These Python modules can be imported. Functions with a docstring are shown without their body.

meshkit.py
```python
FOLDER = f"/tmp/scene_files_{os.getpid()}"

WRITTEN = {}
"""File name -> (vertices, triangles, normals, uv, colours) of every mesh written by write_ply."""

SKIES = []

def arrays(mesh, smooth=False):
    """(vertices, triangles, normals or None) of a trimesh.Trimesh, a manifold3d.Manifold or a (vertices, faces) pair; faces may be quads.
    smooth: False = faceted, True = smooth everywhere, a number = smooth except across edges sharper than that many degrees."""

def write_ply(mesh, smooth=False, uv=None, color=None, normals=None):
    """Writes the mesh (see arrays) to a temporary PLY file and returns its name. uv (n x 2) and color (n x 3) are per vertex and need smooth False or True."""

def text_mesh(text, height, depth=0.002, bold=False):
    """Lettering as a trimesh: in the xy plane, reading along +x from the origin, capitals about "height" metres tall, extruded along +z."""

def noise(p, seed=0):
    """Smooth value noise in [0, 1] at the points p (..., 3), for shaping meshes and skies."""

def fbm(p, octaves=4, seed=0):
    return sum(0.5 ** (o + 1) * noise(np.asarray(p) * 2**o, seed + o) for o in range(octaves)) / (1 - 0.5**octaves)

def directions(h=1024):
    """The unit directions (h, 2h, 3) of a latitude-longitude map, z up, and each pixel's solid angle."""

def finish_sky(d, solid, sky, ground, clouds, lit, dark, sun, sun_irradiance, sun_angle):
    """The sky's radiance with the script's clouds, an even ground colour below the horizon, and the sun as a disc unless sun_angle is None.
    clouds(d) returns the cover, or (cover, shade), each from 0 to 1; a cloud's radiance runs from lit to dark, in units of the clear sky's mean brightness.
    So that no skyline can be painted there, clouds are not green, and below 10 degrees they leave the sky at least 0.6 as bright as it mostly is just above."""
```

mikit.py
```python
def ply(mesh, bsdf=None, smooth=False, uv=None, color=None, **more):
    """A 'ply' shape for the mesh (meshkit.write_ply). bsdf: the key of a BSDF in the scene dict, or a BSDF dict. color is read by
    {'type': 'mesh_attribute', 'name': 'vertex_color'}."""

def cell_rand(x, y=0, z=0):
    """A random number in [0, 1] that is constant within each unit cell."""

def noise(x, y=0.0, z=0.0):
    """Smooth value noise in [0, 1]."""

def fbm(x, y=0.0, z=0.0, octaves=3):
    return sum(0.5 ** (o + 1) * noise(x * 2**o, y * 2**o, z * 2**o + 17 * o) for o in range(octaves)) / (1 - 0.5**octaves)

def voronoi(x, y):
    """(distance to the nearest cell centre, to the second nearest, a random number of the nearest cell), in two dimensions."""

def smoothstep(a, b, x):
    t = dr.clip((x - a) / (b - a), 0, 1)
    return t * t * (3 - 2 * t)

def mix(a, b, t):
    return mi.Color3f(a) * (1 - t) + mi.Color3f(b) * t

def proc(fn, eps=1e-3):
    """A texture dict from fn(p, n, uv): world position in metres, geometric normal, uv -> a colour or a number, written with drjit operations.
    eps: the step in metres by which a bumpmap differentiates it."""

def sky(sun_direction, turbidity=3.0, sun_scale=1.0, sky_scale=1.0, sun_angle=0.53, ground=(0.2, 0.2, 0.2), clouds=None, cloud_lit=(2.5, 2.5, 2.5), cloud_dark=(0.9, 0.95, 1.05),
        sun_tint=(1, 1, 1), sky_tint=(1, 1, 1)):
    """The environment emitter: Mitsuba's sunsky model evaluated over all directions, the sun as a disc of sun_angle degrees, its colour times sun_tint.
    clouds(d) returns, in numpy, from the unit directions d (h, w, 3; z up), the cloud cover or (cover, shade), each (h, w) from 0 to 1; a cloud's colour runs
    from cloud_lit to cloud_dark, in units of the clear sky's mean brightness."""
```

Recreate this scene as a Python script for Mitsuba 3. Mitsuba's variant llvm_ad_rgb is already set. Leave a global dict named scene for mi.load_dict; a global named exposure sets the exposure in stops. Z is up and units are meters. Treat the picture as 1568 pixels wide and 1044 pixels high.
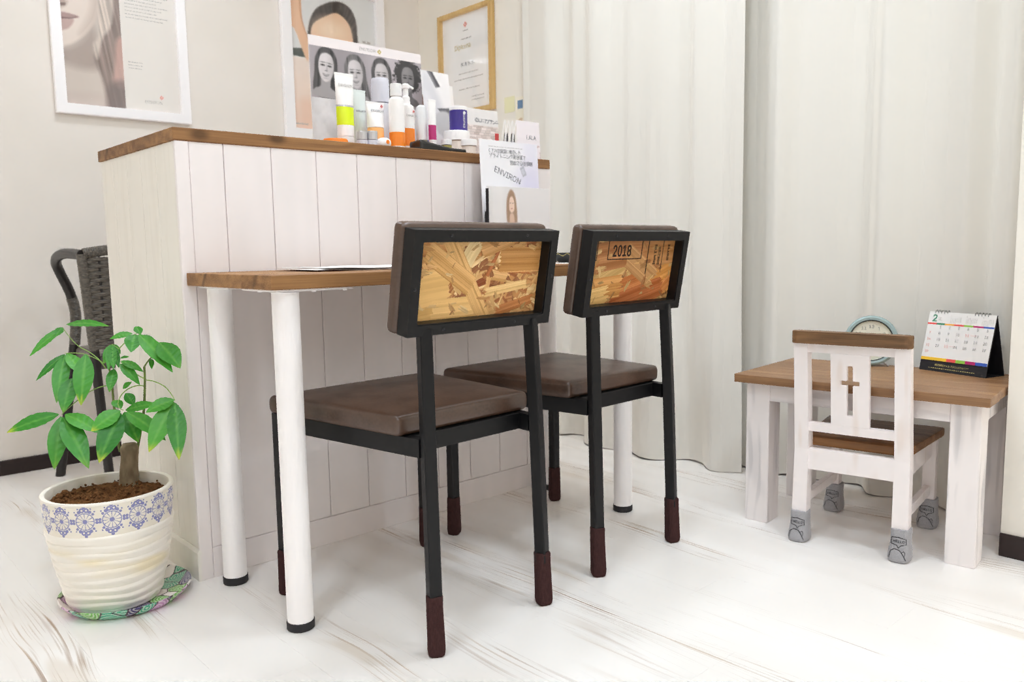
import math
import numpy as np
import trimesh
import shapely
from shapely.geometry import Polygon, LineString, box as sbox
import drjit as dr
import mitsuba as mi
import mikit
import meshkit
from mikit import proc, noise, fbm, smoothstep, mix, cell_rand, voronoi

T = mi.ScalarTransform4f
PI = math.pi

# ------------------------------------------------------------------ camera, lights, exposure
CAM = np.array([-0.6868, -1.8543, 0.7667])
FWD = np.array([0.6704, 0.7335, -0.1126])
CUP = np.array([0.0881, 0.0719, 0.9935])
scene = {'type': 'scene'}
scene['camera'] = {'type': 'thinlens', 'fov_axis': 'x', 'fov': 2 * math.degrees(math.atan(784 / 1233.58)),
                   'aperture_radius': 0.0022, 'focus_distance': 1.75, 'near_clip': 0.05, 'far_clip': 50.0,
                   'to_world': T().look_at(origin=CAM.tolist(), target=(CAM + FWD).tolist(), up=CUP.tolist())}
exposure = 1.16
LAMPS = [(-0.55, -0.75), (0.70, -0.85), (-0.55, -2.1), (0.70, -2.1), (0.25, 0.62), (-1.6, -1.6), (1.15, -0.15)]
LAMP_R = 0.13
LAMP_W = (21.2, 23.8, 26.4)
LAMP_GAIN = {0: 0.85, 1: 0.9, 2: 1.1, 3: 1.1, 4: 0.95, 5: 1.05, 6: 0.5}

labels = {}
rng = np.random.default_rng(7)


def lin(c):
    c = np.asarray(c, float)
    return np.where(c <= 0.04045, c / 12.92, ((c + 0.055) / 1.055) ** 2.4)


def s8(*c):
    return [float(x) for x in lin(np.array(c) / 255.0)]


# ------------------------------------------------------------------ material helpers
def mat(key, color, rough=0.6, spec=0.5, metal=0.0, bump=None, bscale=1.0, **kw):
    col = color if isinstance(color, dict) else {'type': 'rgb', 'value': list(color)}
    rg = rough if isinstance(rough, dict) else float(rough)
    d = {'type': 'principled', 'base_color': col, 'roughness': rg, 'specular': spec, 'metallic': metal, **kw}
    if bump is not None:
        d = {'type': 'bumpmap', 'arbitrary': bump, 'scale': bscale, 'bsdf': d}
    scene[key] = {'type': 'twosided', 'bsdf': d}
    return key


VC = {'type': 'mesh_attribute', 'name': 'vertex_color'}
mat('m_print', VC, 0.45, 0.4)
mat('m_leaf', VC, 0.42, 0.5)
mat('m_osb', VC, 0.6, 0.35)


def wood(key, axis, dark, light, knot=True, scale=1.0, rot=0.0, rough=0.5, contrast=1.0, spec=0.35):
    ca, sa = math.cos(rot), math.sin(rot)
    d, l = s8(*dark), s8(*light)
    kd = [x * 0.35 for x in d]

    def fn(p, n, uv):
        x = p.x * ca + p.y * sa
        y = -p.x * sa + p.y * ca
        a, b, c = (x, y, p.z) if axis == 'x' else ((y, x, p.z) if axis == 'y' else (p.z, x, y))
        a, b, c = a * scale, b * scale, c * scale
        wob = fbm(a * 5.0, b * 9.0, c * 9.0, 2)
        rings = noise(a * 2.2 + 3.1, b * 75.0 + wob * 4.0, c * 75.0 + wob * 4.0)
        fine = noise(a * 14.0, b * 420.0, c * 420.0)
        t = dr.clip(0.5 + contrast * ((rings - 0.5) * 0.75 + (fine - 0.5) * 0.45 + (wob - 0.5) * 0.9), 0, 1)
        col = mix(d, l, t)
        if knot:
            f1, f2, w = voronoi(a * 7.0 + 0.3, (b + c * 0.7) * 18.0 + 0.37)
            k = (1 - smoothstep(0.05, 0.24, f1)) * dr.select(w > 0.45, 1.0, 0.0)
            col = mix(col, kd, k * 0.72)
        return col
    return mat(key, proc(fn), rough, spec)


def whitewash(key, axis, base, grey, rot=0.0, amount=0.5, rough=0.55):
    ca, sa = math.cos(rot), math.sin(rot)
    b0, g0 = s8(*base), s8(*grey)

    def fn(p, n, uv):
        x = p.x * ca + p.y * sa
        y = -p.x * sa + p.y * ca
        a, b, c = (x, y, p.z) if axis == 'x' else ((y, x, p.z) if axis == 'y' else (p.z, x, y))
        w = fbm(a * 6.0, b * 22.0, c * 22.0, 2)
        t = smoothstep(0.52, 0.8, noise(a * 5.0, b * 70.0 + w * 3, c * 70.0 + w * 3)) * 0.6 + smoothstep(0.55, 0.75, w) * 0.5
        return mix(b0, g0, dr.clip(t * amount, 0, 1))
    return mat(key, proc(fn), rough, 0.4)


# ------------------------------------------------------------------ mesh helpers
def cat(ms):
    return trimesh.util.concatenate(ms)


def rbox(x0, x1, y0, y1, z0, z1, r=0.002):
    """chamfered box"""
    r = min(r, (x1 - x0) * .45, (y1 - y0) * .45, (z1 - z0) * .45)
    pts = []
    for x, sx in ((x0, 1), (x1, -1)):
        for y, sy in ((y0, 1), (y1, -1)):
            for z, sz in ((z0, 1), (z1, -1)):
                pts += [(x, y + sy * r, z + sz * r), (x + sx * r, y, z + sz * r), (x + sx * r, y + sy * r, z)]
    return trimesh.convex.convex_hull(np.array(pts))


def frames(path):
    path = np.asarray(path, float)
    tan = np.gradient(path, axis=0)
    tan /= np.linalg.norm(tan, axis=1, keepdims=True)
    n = np.cross(tan[0], [0, 0, 1.0])
    if np.linalg.norm(n) < 1e-3:
        n = np.array([1.0, 0, 0]) - tan[0] * tan[0][0]
    n /= np.linalg.norm(n)
    N = []
    for t in tan:
        n = n - t * (n @ t)
        n /= np.linalg.norm(n)
        N.append(n.copy())
    N = np.array(N)
    return path, tan, N, np.cross(tan, N)


def tube(path, r, k=10, prof=None):
    """swept tube with caps; r scalar or per point; prof: k x 2 unit profile"""
    path, tan, N, B = frames(path)
    r = np.broadcast_to(np.asarray(r, float), (len(path),))
    if prof is None:
        a = np.arange(k) / k * 2 * PI
        prof = np.c_[np.cos(a), np.sin(a)]
    k = len(prof)
    v = (path[:, None] + r[:, None, None] * (prof[None, :, :1] * N[:, None] + prof[None, :, 1:] * B[:, None])).reshape(-1, 3)
    f = []
    for i in range(len(path) - 1):
        for j in range(k):
            a, b = i * k + j, i * k + (j + 1) % k
            f += [(a, b, b + k), (a, b + k, a + k)]
    c0, c1 = len(v), len(v) + 1
    v = np.vstack([v, path[0], path[-1]])
    for j in range(k):
        f += [(c0, (j + 1) % k, j), (c1, (len(path) - 1) * k + j, (len(path) - 1) * k + (j + 1) % k)]
    return trimesh.Trimesh(v, np.array(f), process=False)


def spline(pts, n):
    from scipy.interpolate import CubicSpline
    pts = np.asarray(pts, float)
    s = np.r_[0, np.cumsum(np.linalg.norm(np.diff(pts, axis=0), axis=1))]
    return CubicSpline(s, pts)(np.linspace(0, s[-1], n))


def lathe(prof, n=64):
    prof = np.asarray(prof, float)
    p0, p1 = prof[0][0] < 2e-4, prof[-1][0] < 2e-4
    ends = (prof[0], prof[-1])
    prof = prof[int(p0): len(prof) - int(p1)]
    a = np.arange(n) / n * 2 * PI
    v = np.stack([prof[:, None, 0] * np.cos(a), prof[:, None, 0] * np.sin(a), np.broadcast_to(prof[:, None, 1], (len(prof), n))], -1).reshape(-1, 3)
    f = []
    for i in range(len(prof) - 1):
        for j in range(n):
            p, q = i * n + j, i * n + (j + 1) % n
            f += [(p, q, q + n), (p, q + n, p + n)]
    N0 = (len(prof) - 1) * n
    for has, z, ring, rev in ((p0, ends[0][1], 0, 0), (p1, ends[1][1], N0, 1)):
        if has:
            v = np.vstack([v, [(0, 0, z)]])
            c = len(v) - 1
            f += [((c, ring + j, ring + (j + 1) % n) if rev else (c, ring + (j + 1) % n, ring + j)) for j in range(n)]
    return trimesh.Trimesh(v, np.array(f), process=False)


def cyl(r, z0, z1, n=40, ch=0.0008):
    return lathe([(1e-5, z0), (r - ch, z0), (r, z0 + ch), (r, z1 - ch), (r - ch, z1), (1e-5, z1)], n)


def at(m, x=0, y=0, z=0, rz=0.0, rx=0.0, ry=0.0):
    m = m.copy()
    M = np.eye(4)
    if rx:
        M = trimesh.transformations.rotation_matrix(rx, [1, 0, 0]) @ M
    if ry:
        M = trimesh.transformations.rotation_matrix(ry, [0, 1, 0]) @ M
    if rz:
        M = trimesh.transformations.rotation_matrix(rz, [0, 0, 1]) @ M
    M[:3, 3] += (x, y, z)
    m.apply_transform(M)
    return m


def basis(m, o, U, V):
    """local (u, v, w) -> o + u U + v V + w (U x V)"""
    m = m.copy()
    U, V = np.asarray(U, float), np.asarray(V, float)
    M = np.eye(4)
    M[:3, 0], M[:3, 1], M[:3, 2], M[:3, 3] = U, V, np.cross(U, V), o
    m.apply_transform(M)
    return m


def extr(poly, h):
    gs = getattr(poly, 'geoms', [poly])
    return cat([trimesh.creation.extrude_polygon(g, h, engine='earcut') for g in gs if g.area > 1e-12])


def rrect(x0, x1, y0, y1, r):
    return sbox(x0 + r, y0 + r, x1 - r, y1 - r).buffer(r, 6)


def cushion(corners, z0, z1, r, bulge, n=22, nz=9, side=0.0):
    """soft padded slab; corners: quad (4 x 2), counter-clockwise from rear-left"""
    q = np.asarray(corners, float)
    b = trimesh.creation.box((2, 2, 2))
    g = np.linspace(-1, 1, n)
    vs, fs, off = [], [], 0
    for ax in range(3):
        for sg in (-1, 1):
            A, B = np.meshgrid(g, g if ax != 2 else g, indexing='ij')
            P = np.zeros(A.shape + (3,))
            o = [i for i in range(3) if i != ax]
            P[..., ax], P[..., o[0]], P[..., o[1]] = sg, A, B
            idx = np.arange(n * n).reshape(n, n) + off
            f = np.stack([idx[:-1, :-1], idx[1:, :-1], idx[1:, 1:], idx[:-1, 1:]], -1).reshape(-1, 4)
            if (sg > 0) != (ax != 1):
                f = f[:, ::-1]
            vs.append(P.reshape(-1, 3)); fs.append(f); off += n * n
    v, f = np.vstack(vs), np.vstack(fs)
    m = trimesh.Trimesh(v, np.vstack([f[:, [0, 1, 2]], f[:, [0, 2, 3]]]), process=True)
    v = np.array(m.vertices)
    W = 0.5 * (np.linalg.norm(q[1] - q[0]) + np.linalg.norm(q[2] - q[3])) / 2
    D = 0.5 * (np.linalg.norm(q[3] - q[0]) + np.linalg.norm(q[2] - q[1])) / 2
    H = (z1 - z0) / 2
    s = np.array([W, D, H])
    # denser sampling near the edges
    v = np.sign(v) * (1 - (1 - np.abs(v)) ** 1.35)
    p = v * s
    rr = min(r, H * 0.98)
    inner = np.clip(p, -(s - rr), s - rr)
    d = p - inner
    L = np.linalg.norm(d, axis=1, keepdims=True)
    p = np.where(L > 1e-9, inner + d / np.maximum(L, 1e-9) * np.minimum(L, rr), p)
    uu, vv = np.clip(p[:, 0] / W, -1, 1), np.clip(p[:, 1] / D, -1, 1)
    top = (p[:, 2] / H + 1) / 2
    p[:, 2] += bulge * (1 - np.abs(uu) ** 2.6) * (1 - np.abs(vv) ** 2.6) * top
    mid = 1 - (p[:, 2] / H).clip(-1, 1) ** 2
    uu, vv = uu * (1 + side * mid), vv * (1 + side * mid)
    a, c = (uu + 1) / 2, (vv + 1) / 2
    xy = (1 - c)[:, None] * ((1 - a)[:, None] * q[0] + a[:, None] * q[1]) + c[:, None] * ((1 - a)[:, None] * q[3] + a[:, None] * q[2])
    m.vertices = np.c_[xy, p[:, 2] + (z0 + z1) / 2]
    m.fix_normals()
    return m


# ------------------------------------------------------------------ scene entries
def add(key, mesh, bsdf, smooth=False, color=None, **kw):
    assert key not in scene, key
    scene[key] = mikit.ply(mesh, bsdf, smooth=smooth, color=color, **kw)
    return key


def part(parent, name, mesh, bsdf, smooth=False, color=None, label=None, kind=None):
    base = parent + '__' + name
    key, i = base, 0
    while key in scene:
        i += 1
        key = f'{base}_{i:03d}'
    add(key, mesh, bsdf, smooth, color)
    if label or kind:
        labels[key] = {**({'label': label} if label else {}), **({'kind': kind} if kind else {})}
    return key


def thing(key, label, category, group=None):
    labels[key] = {'label': label, 'category': category, **({'group': group} if group else {})}
    return key


def struct(key, mesh=None, bsdf=None, smooth=False, label=None):
    if mesh is not None:
        add(key, mesh, bsdf, smooth)
    labels[key] = {'kind': 'structure', **({'label': label} if label else {})}
    return key


# ------------------------------------------------------------------ flat print painted per vertex
def softstep(d, soft):
    return np.clip(0.5 - d / (2 * soft), 0, 1)


def ell(u, v, cx, cy, rx, ry, soft=0.15, rot=0.0):
    c, s = math.cos(rot), math.sin(rot)
    a, b = (u - cx) * c + (v - cy) * s, -(u - cx) * s + (v - cy) * c
    return softstep(np.hypot(a / rx, b / ry) - 1, soft)


def polym(u, v, pts, soft, smooth=True):
    pts = np.asarray(pts, float)
    if smooth:
        q = []
        n = len(pts)
        for i in range(n):
            p0, p1, p2, p3 = pts[i - 1], pts[i], pts[(i + 1) % n], pts[(i + 2) % n]
            for t in np.linspace(0, 1, 5)[:-1]:
                q.append(0.5 * (2 * p1 + (p2 - p0) * t + (2 * p0 - 5 * p1 + 4 * p2 - p3) * t * t + (3 * p1 - p0 - 3 * p2 + p3) * t ** 3))
        pts = np.array(q)
    inside = np.zeros(u.shape, bool)
    dist = np.full(u.shape, 1e9)
    for (x0, y0), (x1, y1) in zip(pts, np.roll(pts, -1, 0)):
        dx, dy = x1 - x0, y1 - y0
        t = np.clip(((u - x0) * dx + (v - y0) * dy) / max(dx * dx + dy * dy, 1e-12), 0, 1)
        dist = np.minimum(dist, np.hypot(u - x0 - t * dx, v - y0 - t * dy))
        cr = (y0 > v) != (y1 > v)
        inside ^= cr & (u < (x1 - x0) * (v - y0) / (y1 - y0 if y1 != y0 else 1e-12) + x0)
    return softstep(np.where(inside, -dist, dist), soft)


def over(img, m, col):
    return img * (1 - m[..., None]) + np.asarray(col, float) / 255.0 * m[..., None]


def art(w, h, nu, nv, fn, u0=0.0, v0=0.0):
    """(mesh in the local uv plane, vertex colours); fn(u, v) gives sRGB 0..1 in metres"""
    U, V = np.meshgrid(np.linspace(u0, u0 + w, nu), np.linspace(v0, v0 + h, nv), indexing='ij')
    col = np.clip(fn(U, V), 0, 1)
    i = np.arange(nu * nv).reshape(nu, nv)
    f = np.stack([i[:-1, :-1], i[1:, :-1], i[1:, 1:], i[:-1, 1:]], -1).reshape(-1, 4)
    m = trimesh.Trimesh(np.c_[U.ravel(), V.ravel(), 0 * U.ravel()], np.vstack([f[:, [0, 1, 2]], f[:, [0, 2, 3]]]), process=False)
    return m, lin(col.reshape(-1, 3))


def text(s, h, o, U, V, bold=False, depth=0.0003, center=False):
    m = meshkit.text_mesh(s, h, depth, bold)
    if center:
        b = m.bounds
        m.apply_translation((-(b[0][0] + b[1][0]) / 2, 0, 0))
    return basis(m, o, U, V)


GLYPH = {
    'く': '692460', 'す': '0898 595130 5443', 'み': '28681123 2165 8680', 'の': '5740201205185988957150',
    '原': '1999 191500 3787 8783 8333 3733 3585 5350 4220 7290', '因': '1999 9990 9010 1019 2878 5952 5531 5581',
    'に': '1910 4777 4282', '着': '3948 7968 1888 2676 0595 5895 4500 3484 8480 8030 3034 3282',
    '目': '2989 8980 8020 2029 2686 2383', 'し': '2921416183', 'た': '1777 4920 5585 5182',
    'ブ': '07775420 7988 8998', 'ラ': '2878 16866330', 'イ': '895502 5550', 'ト': '3930 3672', 'ニ': '2777 0292',
    'ン': '1735 108295', 'グ': '391404 28776320 7988 8998', '美': '3948 7968 1888 2676 0595 5952 0393 5320 5380',
    '容': '5958 081898 3726 6786 5613 5694 3474 3430 7470 3070', '液': '1928 0615 0023 3999 6958 4735 4540 6850 6888 8850 6490',
    'で': '1888443160 7665 8776', '初': '1938 0747 4714 2420 3553 4898 795020 989070', 'め': '2841 695030122847869370', 'て': '1888443160',
    '透': '1928 05151090 3888 6954 6673 6683 4585 7542', '明': '1848 4842 4212 1218 1545 5999 9990 595130 5696 5393',
    '感': '1898 181402 2767 3565 3533 6563 3363 7990 9864 1211 32304060 5352 8281', '株': '0747 2920 2702 2744 4696 7970 7641 7691 5886',
    '式': '0797 2555 4551 0262 699490 8988', '会': '5904 5994 3676 0494 5421 2171 6381', '社': '1929 0747 4704 2420 3443 5696 7970 5090',
    'フ': '07875420', 'ォ': '1565 4740 4412', 'レ': '292094', 'ス': '18784110 5581', 'シ': '1827 0615 108296', 'ー': '0595'}


def jtext(s, h, o, U, V, pen=0.07, depth=0.0003, gap=1.12):
    ls = []
    for k, ch in enumerate(s):
        for st in GLYPH.get(ch, '').split():
            p = [(k * gap * h + int(st[i]) / 9 * h, int(st[i + 1]) / 9 * h) for i in range(0, len(st), 2)]
            ls.append(LineString(p).buffer(pen * h, 2))
    return basis(extr(shapely.union_all(ls), depth), o, U, V)


# ------------------------------------------------------------------ materials
def floor_fn(p, n, uv):
    # whitewashed boards, grain along y
    x, y = p.x, p.y
    wob = fbm(x * 5.0, y * 1.3, 0.0, 2) - 0.5
    wig = noise(x * 14.0, y * 7.0, 4.0) - 0.5
    xw = x + wob * 0.10 + wig * 0.012
    patch = smoothstep(0.54, 0.72, fbm(xw * 11.0 + 4.0, y * 1.5, 1.0, 3))
    brk = smoothstep(0.3, 0.6, noise(xw * 60.0, y * 6.0, 8.0))
    line = smoothstep(0.60, 0.95, noise(xw * 230.0, y * 4.0)) * brk
    fine = smoothstep(0.62, 0.95, noise(xw * 480.0, y * 8.0, 5.0))
    tone = fbm(xw * 7.0, y * 1.0, 7.0, 2)
    col = mix(s8(240, 237, 234), s8(231, 226, 221), smoothstep(0.40, 0.75, tone))
    tan = mix(s8(206, 190, 172), s8(150, 124, 106), noise(x * 30.0, y * 4.0, 9.0))
    col = mix(col, tan, dr.clip(patch * (0.80 * line + 0.40 * fine), 0, 1))
    sm = smoothstep(0.60, 0.80, fbm(xw * 16.0, y * 3.6, 3.0, 2)) * patch
    return mix(col, s8(208, 194, 176), sm * 0.45)


mat('m_floor', proc(floor_fn), 0.38, 0.4)
mat('m_wall', proc(lambda p, n, uv: mix(s8(231, 224, 217), s8(227, 220, 212), noise(p.x * 9, p.y * 9, p.z * 9))), 0.85, 0.2)
mat('m_wall_side', proc(lambda p, n, uv: mix(s8(238, 233, 224), s8(233, 228, 218), noise(p.x * 9, p.y * 9, p.z * 9))), 0.85, 0.2)
mat('m_ceiling', s8(238, 237, 233), 0.9, 0.2)
mat('m_baseboard', s8(43, 30, 29), 0.45, 0.4)


def curtain_fn(p, n, uv):
    w = noise(p.y * 500.0, p.z * 12.0, p.x * 200.0) * 0.5 + noise(p.y * 160.0, p.z * 3.0, 2.0) * 0.5
    return mix(s8(228, 225, 218), s8(229, 226, 219), w)


mat('m_curtain', proc(curtain_fn), 0.8, 0.2, sheen=0.3)
mat('m_panel', proc(lambda p, n, uv: mix(s8(238, 231, 230), s8(233, 227, 226), noise(p.x * 40, p.y * 40, p.z * 4))), 0.5, 0.4)
whitewash('m_side_panel', 'z', (236, 232, 224), (222, 216, 206), amount=0.3)
wood('m_top_wood', 'x', (112, 75, 44), (164, 121, 78), rough=0.5, contrast=1.1)
TA = 0.0994     # rotation of the little table about z
wood('m_table_wood', 'y', (116, 82, 54), (160, 122, 88), rot=TA, rough=0.42, knot=False, contrast=0.8)
whitewash('m_whitewash', 'z', (238, 232, 231), (206, 202, 203), rot=TA, amount=0.9)
whitewash('m_whitewash_x', 'y', (238, 232, 231), (206, 202, 203), rot=TA, amount=0.8)
wood('m_seat_wood', 'y', (104, 66, 36), (152, 108, 66), rot=0.159, rough=0.35, knot=False, contrast=1.1)
wood('m_cap_wood', 'y', (92, 66, 44), (132, 98, 66), rot=0.159, rough=0.45, knot=False, contrast=1.2, scale=1.4)
mat('m_child_white', proc(lambda p, n, uv: mix(s8(240, 233, 232), s8(226, 210, 200), smoothstep(0.6, 0.9, noise(p.x * 60, p.y * 60, p.z * 7)) * 0.5)), 0.45, 0.4)
mat('m_white_paint', s8(248, 245, 245), 0.28, 0.5)
mat('m_black_rubber', s8(36, 35, 38), 0.6, 0.4)
mat('m_black_steel', s8(13, 13, 15), 0.42, 0.34)
mat('m_bolt', s8(48, 48, 50), 0.35, 0.6, metal=0.6)


def leather_fn(p, n, uv):
    a = fbm(p.x * 16, p.y * 16, p.z * 16, 3)
    b = noise(p.x * 240, p.y * 240, p.z * 240)
    return mix(s8(58, 39, 28), s8(88, 64, 50), dr.clip(a * 1.2 - 0.2 + (b - 0.5) * 0.25, 0, 1))


mat('m_leather', proc(leather_fn), 0.36, 0.65, clearcoat=0.6, clearcoat_gloss=0.7)
mat('m_seam', s8(50, 36, 31), 0.6)


def knit_fn(p, n, uv):
    return mix(s8(48, 30, 30), s8(76, 52, 51), noise(p.x * 900, p.y * 900, p.z * 140) * 0.7 + 0.3 * noise(p.x * 300, p.y * 300, p.z * 900))


mat('m_knit', proc(knit_fn), 0.95, 0.1)
mat('m_grey_sock', proc(lambda p, n, uv: mix(s8(146, 145, 148), s8(178, 177, 180), noise(p.x * 700, p.y * 700, p.z * 900))), 0.95, 0.1)
mat('m_ink', s8(38, 38, 42), 0.6, 0.3)
mat('m_ink_grey', s8(120, 120, 126), 0.6, 0.3)
mat('m_ink_light', s8(178, 174, 172), 0.6, 0.3)
mat('m_ink_pink', s8(222, 150, 140), 0.6, 0.3)
mat('m_ink_stamp', s8(52, 38, 28), 0.7, 0.2)
mat('m_ink_gold', s8(196, 180, 120), 0.5, 0.3)
mat('m_white', s8(243, 241, 240), 0.4, 0.45)
mat('m_paper', s8(243, 242, 241), 0.7, 0.2)
mat('m_frame_white', s8(243, 240, 241), 0.35, 0.45)
wood('m_gold_wood', 'z', (196, 160, 100), (220, 188, 132), knot=False, rough=0.4)
scene['m_glass'] = {'type': 'thindielectric', 'int_ior': 1.5}
mat('m_wicker', proc(lambda p, n, uv: mix(s8(44, 40, 37), s8(120, 113, 103), noise(p.x * 160, p.y * 160, p.z * 520))), 0.32, 0.6)
mat('m_dark_tube', s8(40, 36, 35), 0.35, 0.45)


def pot_fn(p, n, uv):
    a = fbm(p.x * 8, p.y * 8, p.z * 30, 2)
    return mix(s8(243, 238, 228), s8(238, 226, 196), smoothstep(0.4, 0.75, a) * smoothstep(0.03, 0.09, p.z) * (1 - smoothstep(0.13, 0.18, p.z)))


POT = (-0.178, 0.035)


def band_fn(p, n, uv):
    ang = dr.atan2(p.y - POT[1], p.x - POT[0])
    N = 16
    s = ang * (N / (2 * PI)) + 0.12
    c = dr.floor(s)
    u = (s - c - 0.5) * (2 * PI / N * 0.131)
    v = p.z - 0.224
    grunge = noise(p.x * 300, p.y * 300, p.z * 300)

    def flower(u, v, R, k):
        r = dr.sqrt(u * u + v * v)
        th = dr.atan2(v, u)
        pet = dr.abs(dr.sin(th * (k / 2.0)))
        ring = (1 - smoothstep(R * 0.92, R * 1.02, r))
        petal = smoothstep(0.24, 0.36, pet) * smoothstep(R * 0.22, R * 0.27, r) * (1 - smoothstep(R * 0.84, R * 0.9, r))
        return dr.clip(ring - petal * 0.95, 0, 1), r

    f1, r1 = flower(u, v, 0.0195, 12)
    deco = mi.Float(0)
    for du, dv, rr in ((0.0045, 0.0245, 0.0055), (-0.0045, 0.0245, 0.0055), (0.0045, -0.0245, 0.0055), (-0.0045, -0.0245, 0.0055), (0.0105, 0.0205, 0.004), (-0.0105, 0.0205, 0.004), (0.0105, -0.0205, 0.004), (-0.0105, -0.0205, 0.004), (0.0, 0.0315, 0.0035), (0.0, -0.0315, 0.0035),
                       (0.0228, 0.003, 0.0032), (0.0228, -0.003, 0.0032), (-0.0228, 0.003, 0.0032), (-0.0228, -0.003, 0.0032), (0.0165, 0.0155, 0.003), (-0.0165, 0.0155, 0.003), (0.0165, -0.0155, 0.003), (-0.0165, -0.0155, 0.003),
                       (0.0195, 0.021, 0.0018), (-0.0195, 0.021, 0.0018), (0.0195, -0.021, 0.0018), (-0.0195, -0.021, 0.0018), (0.0125, 0.0275, 0.0018), (-0.0125, 0.0275, 0.0018)):
        d = dr.sqrt(dr.square(u - du) + dr.square(v - dv))
        hole = (1 - smoothstep(rr * 0.3, rr * 0.42, d)) if rr > 0.005 else 0.0
        deco = dr.maximum(deco, (1 - smoothstep(rr * 0.85, rr * 1.05, d)) - hole)
    m = dr.maximum(f1, deco * smoothstep(0.0195, 0.0202, r1))
    blue = mix(s8(86, 92, 160), s8(128, 130, 186), grunge)
    return mix(mix(s8(238, 232, 220), s8(228, 220, 204), fbm(p.x * 40, p.y * 40, p.z * 40, 2)), blue, m * (0.75 + 0.25 * grunge))


mat('m_pot', proc(pot_fn), 0.22, 0.5)
mat('m_pot_band', proc(band_fn), 0.3, 0.5)
mat('m_soil', proc(lambda p, n, uv: mix(s8(58, 36, 22), s8(140, 98, 62), fbm(p.x * 160, p.y * 160, p.z * 160, 3))), 0.95, 0.1)
mat('m_bark', proc(lambda p, n, uv: mix(s8(96, 80, 62), s8(176, 158, 132), fbm(p.x * 90, p.y * 90, p.z * 30, 3))), 0.85, 0.2)
mat('m_stem', proc(lambda p, n, uv: mix(s8(86, 96, 52), s8(124, 146, 76), noise(p.x * 200, p.y * 200, p.z * 90))), 0.5, 0.4)
mat('m_petiole', s8(142, 176, 92), 0.5, 0.4)


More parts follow.
